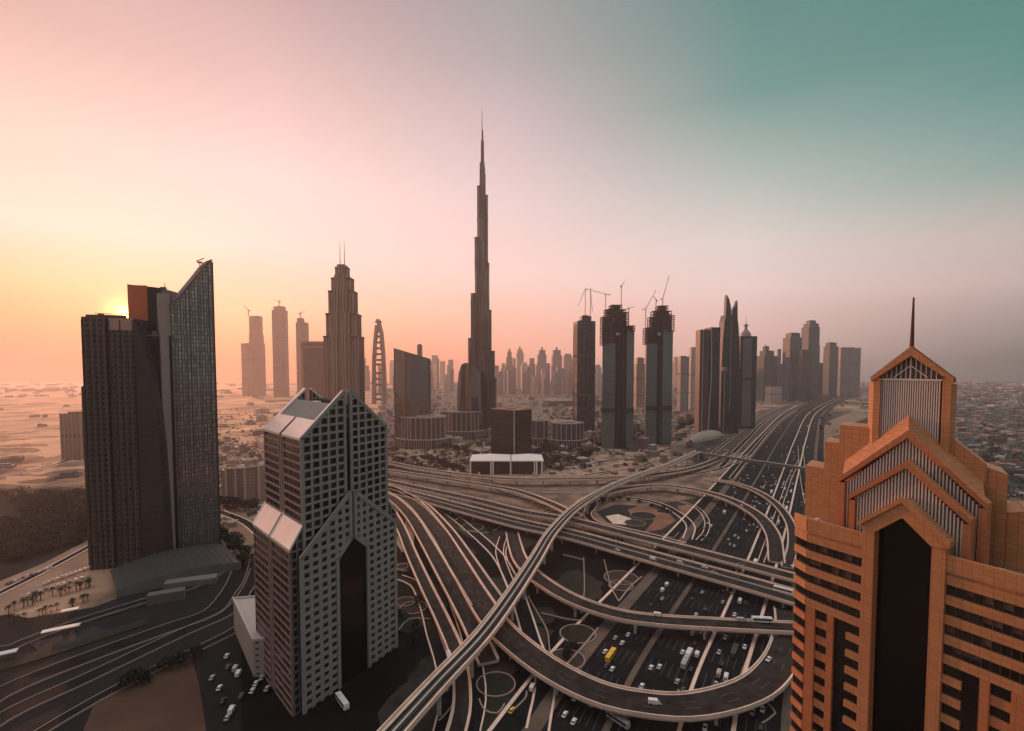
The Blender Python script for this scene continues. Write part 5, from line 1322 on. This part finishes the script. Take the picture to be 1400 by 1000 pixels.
districts = [
 # name, pixel bounds (u0,u1,v0,v1), count, size, height
 ('right of the orange tower', 1300, 1400, 532, 700, 58, (12,20), (6,11)),
 ('in the far left plain', 0, 118, 556, 665, 9, (14,28), (5,10)),
 ('between wedge and gabled towers', 296, 360, 572, 690, 16, (18,34), (8,18)),
 ('behind the octagonal blocks', 520, 690, 545, 612, 56, (14,28), (8,24)),
 ('around the unfinished towers', 740, 960, 556, 634, 78, (13,28), (8,24)),
 ('near the oval hall', 690, 960, 530, 556, 34, (20,40), (10,28)),
 ('by the far highway bend', 1000, 1110, 528, 562, 12, (20,38), (8,24)),
 ('between highway and orange tower', 1120, 1190, 540, 640, 9, (12,24), (6,12)),
 ('behind the twin-antenna tower', 300, 540, 534, 572, 14, (24,46), (8,22)),
]
for nm, u0, u1, v0, v1, cnt, sz, hh in districts:
    made = []; tries = 0
    while len(made) < cnt and tries < cnt*40:
        tries += 1; u = rb.uniform(u0, u1); v = rb.uniform(v0, v1); x, y, _ = P(u, v); w = rb.uniform(*sz)
        if not free(x, y, w*.62): continue
        OCC.append((x, y, w*.55)); made.append((u, v, x, y, w))
    made.sort()
    for i, (u, v, x, y, w) in enumerate(made):
        ki = rb.randrange(8); mi = rb.randrange(4); h = rb.uniform(*hh)
        low_building(x, y, w, w, h, R(rb.choice([32, 32, 122, 10])+rb.uniform(-6, 6)), ki % 4, mi, rb.randrange(4),
            '%s low building from the left %s, %s' % (ordw(i), nm, ['beige','brown','grey','white'][mi]), 'low buildings '+nm)
# blocks too many to count, filling the districts
bk = MB(); nb = 0; tries = 0
while nb < 420 and tries < 7000:
    tries += 1; u, v = rb.choice([(rb.uniform(520,960), rb.uniform(533,612)), (rb.uniform(520,960), rb.uniform(540,600)), (rb.uniform(960,1110), rb.uniform(530,556)), (rb.uniform(1290,1420), rb.uniform(526,600))])
    x, y, _ = P(u, v); w = rb.uniform(10, 22)
    if not free(x, y, w*.45): continue
    nb += 1; OCC.append((x, y, w*.4)); bk.box(x, y, w, w*rb.uniform(.6, 1.3), 0, rb.uniform(6, 20 if u < 1000 else 9), R(rb.choice([32, 122, 10])+rb.uniform(-5, 5)), rb.choice([0,1,2,3]), 4 if rb.random() < .5 else 5)
tag(bk.build('district_blocks', LOWM+[roofg, ROOFM[1]]), kind='stuff')
# sheds, huts, stacked materials and walls filling the ground between them
cl = MB(); ncl = 0; tries = 0
while ncl < 1500 and tries < 9000:
    tries += 1; u, v = rb.choice([(rb.uniform(520,1000), rb.uniform(540,650)), (rb.uniform(520,1000), rb.uniform(560,650)), (rb.uniform(1290,1400), rb.uniform(530,760)), (rb.uniform(290,360), rb.uniform(560,760))])
    x, y, _ = P(u, v); w = rb.uniform(2.5, 9)
    if not free(x, y, w*.4): continue
    ncl += 1; cl.box(x, y, w, w*rb.uniform(.3, 1.2), 0, rb.uniform(1.5, 5.5), rb.choice([.5,.6,1.2,2.0])+rb.uniform(-.2,.2), rb.choice([0,1,2,3,4]))
tag(cl.build('site_clutter', [ROOFM[1], roofg, mat('hut_white', (.62,.52,.45), .8), roofd, mat('rust_brown', (.22,.10,.06), .8)]), kind='stuff')
# what nobody could count: the villas fading to the horizon
st = MB(); n_ = 0
for i in range(2600):
    u = rb.uniform(-150, 1550); v = rb.uniform(523, 544)
    if rb.random() < .3: u = rb.uniform(1180, 1500); v = rb.uniform(523, 565)
    if u < 520 and rb.random() < .6: continue
    x, y, _ = P(u, v); w = rb.uniform(16, 34)*(1 if y < 3500 else 1.8)
    if y > 5900 or abs(x) > 6300: continue
    if any((a-x)**2+(b-y)**2 < (c+w)**2 for a, b, c in OCC[:90]): continue
    if y < 9000 and any((p.x-x)**2+(p.y-y)**2 < 90**2 for p in hw[::2]): continue
    st.box(x, y, w, w*rb.uniform(.6,1.2), 0, rb.uniform(5, 14)*(1 if y < 3500 else 1.4), rb.uniform(0, 1.5), rb.choice([0,1,1,2,3]))
tag(st.build('far_villas', [ROOFM[1], roofg, mat('villa_white', (.50,.42,.36), .85), roofd]), kind='stuff')

# ------------------------------------------------------------------ vegetation
def crown_mesh(seed, n=240, hh=1.0):
    r_ = random.Random(seed); mb = MB(); lob = [(r_.uniform(-.5,.5), r_.uniform(-.5,.5), r_.uniform(.45,.95), r_.uniform(.3,.5)) for _ in range(6)]
    for _ in range(n):
        lx, ly, lz, lr = r_.choice(lob); a = r_.uniform(0, 6.28); b = r_.uniform(-1, 1); q_ = math.sqrt(1-b*b); rr = lr*r_.uniform(.7, 1.05)
        c = Vector((lx+rr*q_*math.cos(a), ly+rr*q_*math.sin(a), (lz+rr*b*.8)*hh)); s_ = r_.uniform(.07, .15)
        d1 = Vector((r_.uniform(-1,1), r_.uniform(-1,1), r_.uniform(-1,1))).normalized()*s_; d2 = Vector((r_.uniform(-1,1), r_.uniform(-1,1), r_.uniform(-1,1))).normalized()*s_
        mb.quad(c-d1, c-d2, c+d1, c+d2)
    return mb
CROWN = []
for s_ in range(3):
    m_ = crown_mesh(s_); me = bpy.data.meshes.new('crown'); me.from_pydata(m_.v, [], m_.f); me.materials.append(leaf); CROWN.append(me)
tm = MB(); tm.cyl(0, 0, .07, .04, 0, .5, 6); tm.beam((0,0,.4), (.25,.1,.75), .04, .04); tm.beam((0,0,.4), (-.22,-.12,.7), .04, .04); tm.beam((0,0,.4), (.0,.2,.8), .035, .035)
TR = bpy.data.meshes.new('trunk'); TR.from_pydata(tm.v, [], tm.f); TR.materials.append(bark)
# palm
pm = MB(); pm.cyl(0, 0, .035, .022, 0, .8, 6); PT = bpy.data.meshes.new('trunk'); PT.from_pydata(pm.v, [], pm.f); PT.materials.append(bark)
pm = MB()
for k in range(16):
    a = 2*math.pi*k/16+.1*(k % 3); tilt = (.15, .0, -.18)[k % 3]; prev_ = Vector((0,0,.8))
    for j in range(1, 5):
        r_ = .09*j; z_ = .8+tilt*j*.25+.10*j*.35-.022*j*j; p_ = Vector((math.cos(a)*r_, math.sin(a)*r_, z_)); s_ = Vector((-math.sin(a), math.cos(a), 0))*(.05-.008*j); s0 = Vector((-math.sin(a), math.cos(a), 0))*(.05-.008*(j-1))
        pm.quad(prev_-s0, p_-s_, p_+s_, prev_+s0); prev_ = p_
PC = bpy.data.meshes.new('crown'); PC.from_pydata(pm.v, [], pm.f); PC.materials.append(leaf)
def tree(x, y, s, kind, label, group):
    t_ = thing('palm_tree' if kind == 'palm' else 'tree', label, 'tree', (x, y, 0), group); t_.scale = (s, s, s); t_.rotation_euler = (0, 0, rb.uniform(0, 6.28))
    for nm, me in (('trunk', PT if kind == 'palm' else TR), ('crown', PC if kind == 'palm' else CROWN[rb.randrange(3)])):
        o = bpy.data.objects.new(nm, me); COL.objects.link(o); o.parent = t_
def row(px, n, jit, s, kind, descr, group):
    pl = smooth([P(u, v, 0) for u, v in px], 2.0); L_ = len(pl); made = []
    for i in range(n):
        p = pl[int((i+.5)/n*(L_-1))]; x, y = p.x+rb.uniform(-jit, jit), p.y+rb.uniform(-jit, jit); made.append((x, y))
    for i, (x, y) in enumerate(made): tree(x, y, rb.uniform(*s), kind, '%s %s' % (ordw(i), descr), group)
row([(0,842),(30,832),(60,820),(95,812),(130,800)], 22, 2.5, (6,8.5), 'palm', 'palm tree from the left edge along the sand plot', 'palms along the sand plot')
row([(0,856),(40,846),(90,832),(130,818)], 16, 3, (5,7.5), 'palm', 'palm in the nearer row below the sand plot, from the left', 'palms along the sand plot')
row([(300,735),(318,748),(330,762),(338,775)], 9, 3, (7,11), 'tree', 'street tree from the top beside the wedge tower forecourt', 'street trees by the wedge tower')
row([(262,905),(240,912),(200,930),(160,948)], 8, 2, (5,7), 'tree', 'small dark tree from the right along the brown plot edge', 'trees along the brown plot')
row([(296,692),(320,696),(350,700)], 8, 3, (8,12), 'tree', 'tree from the left at the foot of the beige residential block', 'trees at the beige block')
row([(536,636),(560,632),(590,632),(612,640),(630,648)], 18, 7, (7,11), 'tree', 'tree from the left in the garden of the first octagonal block', 'garden trees below the octagonal blocks')
row([(600,612),(625,618),(650,626),(668,632)], 14, 7, (7,11), 'tree', 'tree from the left in the garden of the second octagonal block', 'garden trees below the octagonal blocks')
row([(742,628),(770,632),(800,630),(815,618)], 12, 7, (7,11), 'tree', 'tree from the left between the white pavilion and the crane towers', 'trees by the white pavilion')
row([(820,690),(850,684),(890,694),(925,706)], 8, 3, (4,7), 'tree', 'shrubby tree from the left inside the garden loop', 'small trees of the interchange')
row([(655,712),(670,730),(700,716),(750,740)], 8, 4, (4,7), 'tree', 'small tree from the left under the straight flyovers', 'small trees of the interchange')
row([(550,758),(570,800),(560,850),(580,900)], 8, 5, (4,6), 'tree', 'small tree from the top on the dark lawn beside the gabled tower', 'small trees of the interchange')
row([(690,900),(720,930),(760,900),(790,880)], 7, 4, (4,6), 'tree', 'small tree from the left between the metro viaduct and the U-shaped flyover', 'small trees of the interchange')
row([(1112,560),(1128,590),(1140,560),(1180,548)], 10, 12, (7,10), 'tree', 'roadside tree from the left right of the far highway', 'trees by the far highway')
# the park at the left: a mass of crowns
pk = MB(); base_ = [crown_mesh(50+i, 70) for i in range(4)]
for i in range(520):
    u = rb.uniform(-70, 124); v = rb.uniform(676, 768)
    if v > 775-(.28*max(0, u)) or (u < 26 and 692 < v < 716): continue
    x, y, _ = P(u, v); s_ = rb.uniform(7, 12)
    src = base_[i % 4]; i0 = len(pk.v); c, q_ = math.cos(i), math.sin(i)
    pk.v += [(x+s_*(a*c-b*q_), y+s_*(a*q_+b*c), s_*z*.8) for a, b, z in src.v]
    pk.f += [tuple(k+i0 for k in f) for f in src.f]; pk.m += src.m
tag(pk.build('park_trees', [leaf]), kind='stuff')
fk = MB()
for i in range(1500):
    if i % 3 == 0: u = rb.uniform(1290, 1420); v = rb.uniform(524, 760)
    elif i % 3 == 1: u = rb.uniform(520, 960); v = rb.uniform(534, 640)
    else: u = rb.choice([rb.uniform(530,680), rb.uniform(740,800)]); v = rb.uniform(590, 645)
    x, y, _ = P(u, v); s_ = rb.uniform(5, 11)
    if near_road(x, y, 0) or any((a-x)**2+(b-y)**2 < (c*.7)**2 for a, b, c in OCC): continue
    src = base_[i % 4]; i0 = len(fk.v)
    fk.v += [(x+s_*a, y+s_*b, s_*z*.8) for a, b, z in src.v]; fk.f += [tuple(k+i0 for k in f) for f in src.f]; fk.m += src.m
tag(fk.build('far_greenery', [leaf]), kind='stuff')

# ------------------------------------------------------------------ vehicles
def car_mesh(kind):
    mb = MB()
    if kind == 'car':
        L_, Wd = 4.6, 1.85
        Plane((0, -Wd/2), (1,0), (0,-1)).slab(mb, [(-2.3,.35),(2.3,.35),(2.3,.75),(1.35,.95),(-2.1,1.0),(-2.3,.85)], -Wd, 0, 0)
        Plane((0, -.78), (1,0), (0,-1)).slab(mb, [(-1.9,.98),(1.2,.96),(.45,1.45),(-1.35,1.47)], -1.56, 0, 1)
        Plane((0, -.70), (1,0), (0,-1)).slab(mb, [(-1.3,1.471),(.4,1.451),(.38,1.50),(-1.28,1.52)], -1.4, 0, 0)
        for x in (-1.45, 1.4):
            for y in (-.86, .86):
                q_ = Plane((x, y-.1 if y < 0 else y-.12), (1,0), (0,-1)); q_.slab(mb, [(.33*math.cos(a*math.pi/5), .33+.33*math.sin(a*math.pi/5)) for a in range(10)], -.22, 0, 2)
        for y in (-.65, .65): mb.box(2.31, y, .04, .3, .6, .75, 0, 3)
    else:
        L_ = {'bus': 12.0, 'truck': 9.0, 'van': 5.6}[kind]; Wd = {'bus': 2.6, 'truck': 2.5, 'van': 2.0}[kind]; H_ = {'bus': 3.2, 'truck': 3.5, 'van': 2.4}[kind]
        pr = [(-L_/2,.45),(L_/2,.45),(L_/2,H_*.55),(L_/2-.25,H_),(-L_/2,H_)]
        if kind == 'van': pr = [(-L_/2,.4),(L_/2,.4),(L_/2,1.1),(L_/2-.9,1.3),(L_/2-1.6,H_),(-L_/2,H_)]
        if kind == 'truck': 
            Plane((0,-Wd/2),(1,0),(0,-1)).slab(mb, [(-L_/2,.9),(L_/2-2.3,.9),(L_/2-2.3,H_),(-L_/2,H_)], -Wd, 0, 0); pr = [(L_/2-2.1,.5),(L_/2,.5),(L_/2,1.6),(L_/2-.4,2.7),(L_/2-2.1,2.7)]
        Plane((0,-Wd/2),(1,0),(0,-1)).slab(mb, pr, -Wd, 0, 0)
        if kind == 'bus':
            for y, o in ((-Wd/2-.02,0),(Wd/2-.0,0)): Plane((0,y),(1,0),(0,-1)).slab(mb, [(-L_/2+.4,1.5),(L_/2-.5,1.5),(L_/2-.6,2.6),(-L_/2+.4,2.6)], -.02, .0, 1)
            for x in (-3, 1.5): mb.box(x, 0, 2.2, 1.5, H_+.01, H_+.3, 0, 0)
        mb.quad((L_/2+.01,-Wd/2+.2,1.3),(L_/2+.01,Wd/2-.2,1.3),(L_/2-.12 if kind != 'van' else L_/2-.9,Wd/2-.2,H_*.75),(L_/2-.12 if kind != 'van' else L_/2-.9,-Wd/2+.2,H_*.75),1)
        for x in (-L_*.32, L_*.32):
            for y in (-Wd/2+.1, Wd/2-.1): mb.cyl(0,0,0,0,0,0,3) if False else Plane((x, y-.14),(1,0),(0,-1)).slab(mb, [(.48*math.cos(a*math.pi/5), .48+.48*math.sin(a*math.pi/5)) for a in range(10)], -.28, 0, 2)
    return mb
cg = mat('car_window', (.02,.02,.022), .1); tyre = mat('tyre', (.015,.015,.015), .8)
lampm = mat('lamp_lens', (.8,.75,.68), .3)
PAINTS = {'white': (.80,.76,.72), 'silver': (.45,.44,.43), 'black': (.02,.02,.02), 'dark grey': (.07,.07,.075), 'red': (.45,.03,.02), 'yellow': (.85,.50,.05), 'beige': (.5,.42,.33)}
CM = {}
def vehicle(kind, colr, pos, ang, label, group):
    key = (kind, colr)
    if key not in CM:
        o = car_mesh(kind).build(kind, [mat('paint_'+colr.replace(' ', '_'), PAINTS[colr], .3), cg, tyre, lampm]); CM[key] = o.data
    else: o = bpy.data.objects.new(kind, CM[key]); COL.objects.link(o)
    if pos[2] < 1: pos = (pos[0], pos[1], LAY[0]+.02)
    o.location = pos; o.rotation_euler = (0, 0, ang)
    return tag(o, label, {'car':'car','bus':'bus','truck':'truck','van':'van'}[kind], group)
rv = random.Random(11)
lanes = [(-40,'outer slip road'),(-34.6,'outer slip road'),(-31,'outer slip road'),(-13,'left carriageway'),(-9.3,'left carriageway'),(-5.5,'left carriageway'),(-1.7,'left carriageway'),(2.2,'left carriageway'),(6,'left carriageway'),(16,'right carriageway'),(19.7,'right carriageway'),(23.5,'right carriageway'),(27.5,'right carriageway'),(38,'far right lanes'),(42,'far right lanes')]
cand = []
tot = 0.0; cum = [0.0]
for i in range(1, len(hw)): cum.append(cum[-1]+(hw[i]-hw[i-1]).length)
used = []
for zone, d0, d1, n in (('below the lower flyovers', 30, 260, 84), ('between flyovers and footbridge', 300, 760, 112), ('beyond the footbridge', 760, 1700, 56)):
    lst = []
    k = 0
    while len(lst) < n and k < 4000:
        k += 1; d = rv.uniform(d0, d1); ln, side = rv.choice(lanes)
        if any(l == ln and abs(d-q_) < 9 for l, q_ in used): continue
        used.append((ln, d)); i = max(1, next((j for j in range(len(cum)) if cum[j] >= d), len(cum)-1)); f = (d-cum[i-1])/(cum[i]-cum[i-1]+1e-9)
        p = hw[i-1].lerp(hw[i], f)-hn[i]*ln; a = math.atan2(-hn[i].x, hn[i].y)+(0 if ln < 8 else math.pi)
        c = rv.choices(['white','silver','black','dark grey','red','beige'], [50,14,14,14,3,5])[0]; kd = rv.choices(['car','van','truck','bus'], [88,7,3,2])[0]
        lst.append((d, kd, c, side, p, a))
    lst.sort(key=lambda q_: q_[0]); cnt = {}
    for d, kd, c, side, p, a in lst:
        if kd in ('truck','bus') and c in ('red','black'): c = 'white'
        key = (kd, c, side); cnt[key] = cnt.get(key, 0)+1
        vehicle(kd, c, (p.x, p.y, .26), a, '%s nearest %s %s on the %s %s' % (ordw(cnt[key]-1), c, kd, side, zone), 'traffic on the highway')
def on_px(kind, colr, u, v, z, du, dv, label, group='vehicles on the flyovers'):
    a = P(u, v, z); b = P(u+du, v+dv, z); vehicle(kind, colr, (a[0], a[1], z+.05), math.atan2(b[1]-a[1], b[0]-a[0]), label, group)
on_px('bus','white',1071,810,9,20,5.2,'long white coach on the widest flyover beside the orange tower')
on_px('car','white',844,753,9,20,5.2,'white car on the widest flyover nearest the garden loop'); on_px('van','white',893,766,9,20,5.2,'leftmost white van at the middle of the widest flyover')
on_px('van','silver',930,771,9,20,5.2,'silver van just ahead of the white van on the widest flyover'); on_px('car','white',963,777,9,20,5.2,'white car following the silver van on the widest flyover'); on_px('car','silver',976,784,9,20,5.2,'silver car in the outer lane of the widest flyover')
on_px('van','white',900,843,9,20,3,'white van on the lower bending flyover, leftmost of three'); on_px('van','silver',1014,850,9,20,1,'silver van on the lower bending flyover, middle of three'); on_px('bus','white',1042,851,9,20,1,'white minibus-like coach on the lower flyover, rightmost of three')
on_px('van','white',895,963,9,20,2,'white van at the bottom of the U-shaped flyover'); on_px('car','white',1051,903,9,-10,12,'white car on the right bend of the U-shaped flyover')
on_px('bus','yellow',835,901,.26,8,-12,'yellow bus alone beside the median below the lower flyover', 'buses on the ground roads'); on_px('car','yellow',700,975,.2,6,-8,'yellow taxi on the dark ground below the metro viaduct', None)
on_px('van','white',728,944,.2,4,-8,'white van parked on the dark ground inside the U-shaped flyover', None); on_px('bus','silver',845,990,.3,18,12,'long silver bus at the bottom edge under the U-shaped flyover', 'buses on the ground roads')
on_px('car','beige',926,935,.26,6,-10,'beige car right of the highway median inside the U-shaped flyover', None); on_px('car','red',983,868,.26,6,-10,'red car just below the lower bending flyover', None)
on_px('car','white',1014,692,8.9,12,8,'white car on the big curved garden loop ramp'); on_px('car','white',960,671,9,12,3,'white car at the top of the big curved ramp')
on_px('truck','white',614,905,.2,2,8,'white truck on the ground road under the metro viaduct', None); on_px('bus','white',468,965,.2,14,20,'white bus parked in the dark in front of the archway', 'buses on the ground roads')
pk_ = [(310,900,'white','car'),(322,918,'silver','van'),(326,925,'white','van'),(350,938,'white','car'),(358,930,'silver','car'),(312,915,'dark grey','car'),(365,945,'silver','car'),(317,975,'white','van'),(311,985,'silver','car'),(345,948,'white','car'),(300,944,'white','car'),(290,930,'silver','car'),(330,955,'dark grey','car'),(305,962,'black','car')]
pk_.sort(key=lambda q_: q_[1]); cc = {}
for u, v, c, kd in pk_:
    cc[(c, kd)] = cc.get((c, kd), 0)+1; on_px(kd, c, u, v, .1, 5, -9, '%s %s %s from the top in the yard left of the gabled tower' % (ordw(cc[(c, kd)]-1), c, kd), 'vehicles in the yard')
rows_ = [((60,800),(128,776)),((30,818),(120,790)),((10,800),(70,778))]; n_ = 0
for ri, (a, b) in enumerate(rows_):
    for i in range(12):
        u = a[0]+(b[0]-a[0])*i/11; v = a[1]+(b[1]-a[1])*i/11; c = rv.choice(['white','silver','white','dark grey'])
        on_px('car', c, u, v, .1, 3, -9, '%s car from the left in the %s parked row on the sand plot, %s' % (ordw(i), ordw(ri), c), 'cars parked on the sand plot')
for i, (u, v, L_) in enumerate(((84,869,18),(96,843,9),(1,905,14))):
    c = P(u, v, 0); t_ = thing('white_canopy', ['longest white canopy roof in the dark left yard','short white canopy above the longest one in the dark yard','faint white canopy at the left picture edge'][i], 'canopy', c, 'white canopies in the dark yard')
    mb = MB(); mb.box(c[0], c[1], L_, 4.2, 4.3, 4.9, .55); mb.build('canopy_roof', [mat('canopy_white', (.7,.66,.62), .6)], t_)
    for s_ in (-.42, -.14, .14, .42): mb = MB(); mb.cyl(c[0]+L_*s_*math.cos(.55), c[1]+L_*s_*math.sin(.55), .14, .14, 0, 4.3, 6); mb.build('canopy_post', [steel], t_)

# ------------------------------------------------------------------ street lamps along flyovers and highway
LP = MB(); LP.cyl(0, 0, .16, .09, 0, 11, 6); LP.beam((0,0,10.9), (0,2.2,11.5), .12, .12); LP.beam((0,0,10.9), (0,-2.2,11.5), .12, .12)
lpo = LP.build('pole', [steel]); LH = MB(); LH.box(0, 2.5, .35, .9, 11.4, 11.58); LH.box(0, -2.5, .35, .9, 11.4, 11.58); lho = LH.build('lamp_head', [lampm])
protoP, protoH = lpo.data, lho.data
bpy.data.objects.remove(lpo); bpy.data.objects.remove(lho)
def lamp(x, y, z, rot, label, group):
    t_ = thing('street_lamp', label, 'street lamp', (x, y, z), group); t_.rotation_euler = (0, 0, rot)
    for nm, me in (('pole', protoP), ('lamp_head', protoH)):
        o = bpy.data.objects.new(nm, me); COL.objects.link(o); o.parent = t_
acc = 0; k = 0
for i in range(1, len(hw)):
    acc += (hw[i]-hw[i-1]).length
    if acc > 55 and cum[i] < 900:
        acc = 0; p = hw[i]-hn[i]*9.5; lamp(p.x, p.y, .8, math.atan2(hn[i].y, hn[i].x)-math.pi/2, '%s double-armed lamp away from the camera on the central highway median' % ordw(k), 'lamps on the central median'); k += 1
pl, ns = ROADS_B if 'ROADS_B' in globals() else (ROADS[[i for i, r_ in enumerate(ROADS) if r_[1] == 12][0]][0], None)
acc = 0; k = 0
for i in range(1, len(pl)-1):
    acc += (pl[i]-pl[i-1]).length
    if acc > 45:
        acc = 0; d = pl[i+1]-pl[i-1]; lamp(pl[i].x, pl[i].y, pl[i].z+.9, math.atan2(d.y, d.x), '%s double-armed lamp from the left on the divider of the widest flyover' % ordw(k), 'lamps on the widest flyover'); k += 1

# ------------------------------------------------------------------ haze
hb = MB(); hb.prism([(-6500,-900),(6500,-900),(6500,6100),(-6500,6100)], -1.0, 880.0)
hm = bpy.data.materials.new('haze_air'); hm.use_nodes = True; t = hm.node_tree; t.nodes.clear()
pv = nd(t, 'ShaderNodeVolumePrincipled'); pv.inputs['Density'].default_value = HAZE; pv.inputs['Color'].default_value = (.92,.88,.90,1); pv.inputs['Anisotropy'].default_value = ANI
ou = nd(t, 'ShaderNodeOutputMaterial'); t.links.new(pv.outputs[0], ou.inputs['Volume'])
ho = hb.build('haze', [hm]); tag(ho, kind='stuff')
for o in bpy.data.objects:
    if '_o' in o: del o['_o']
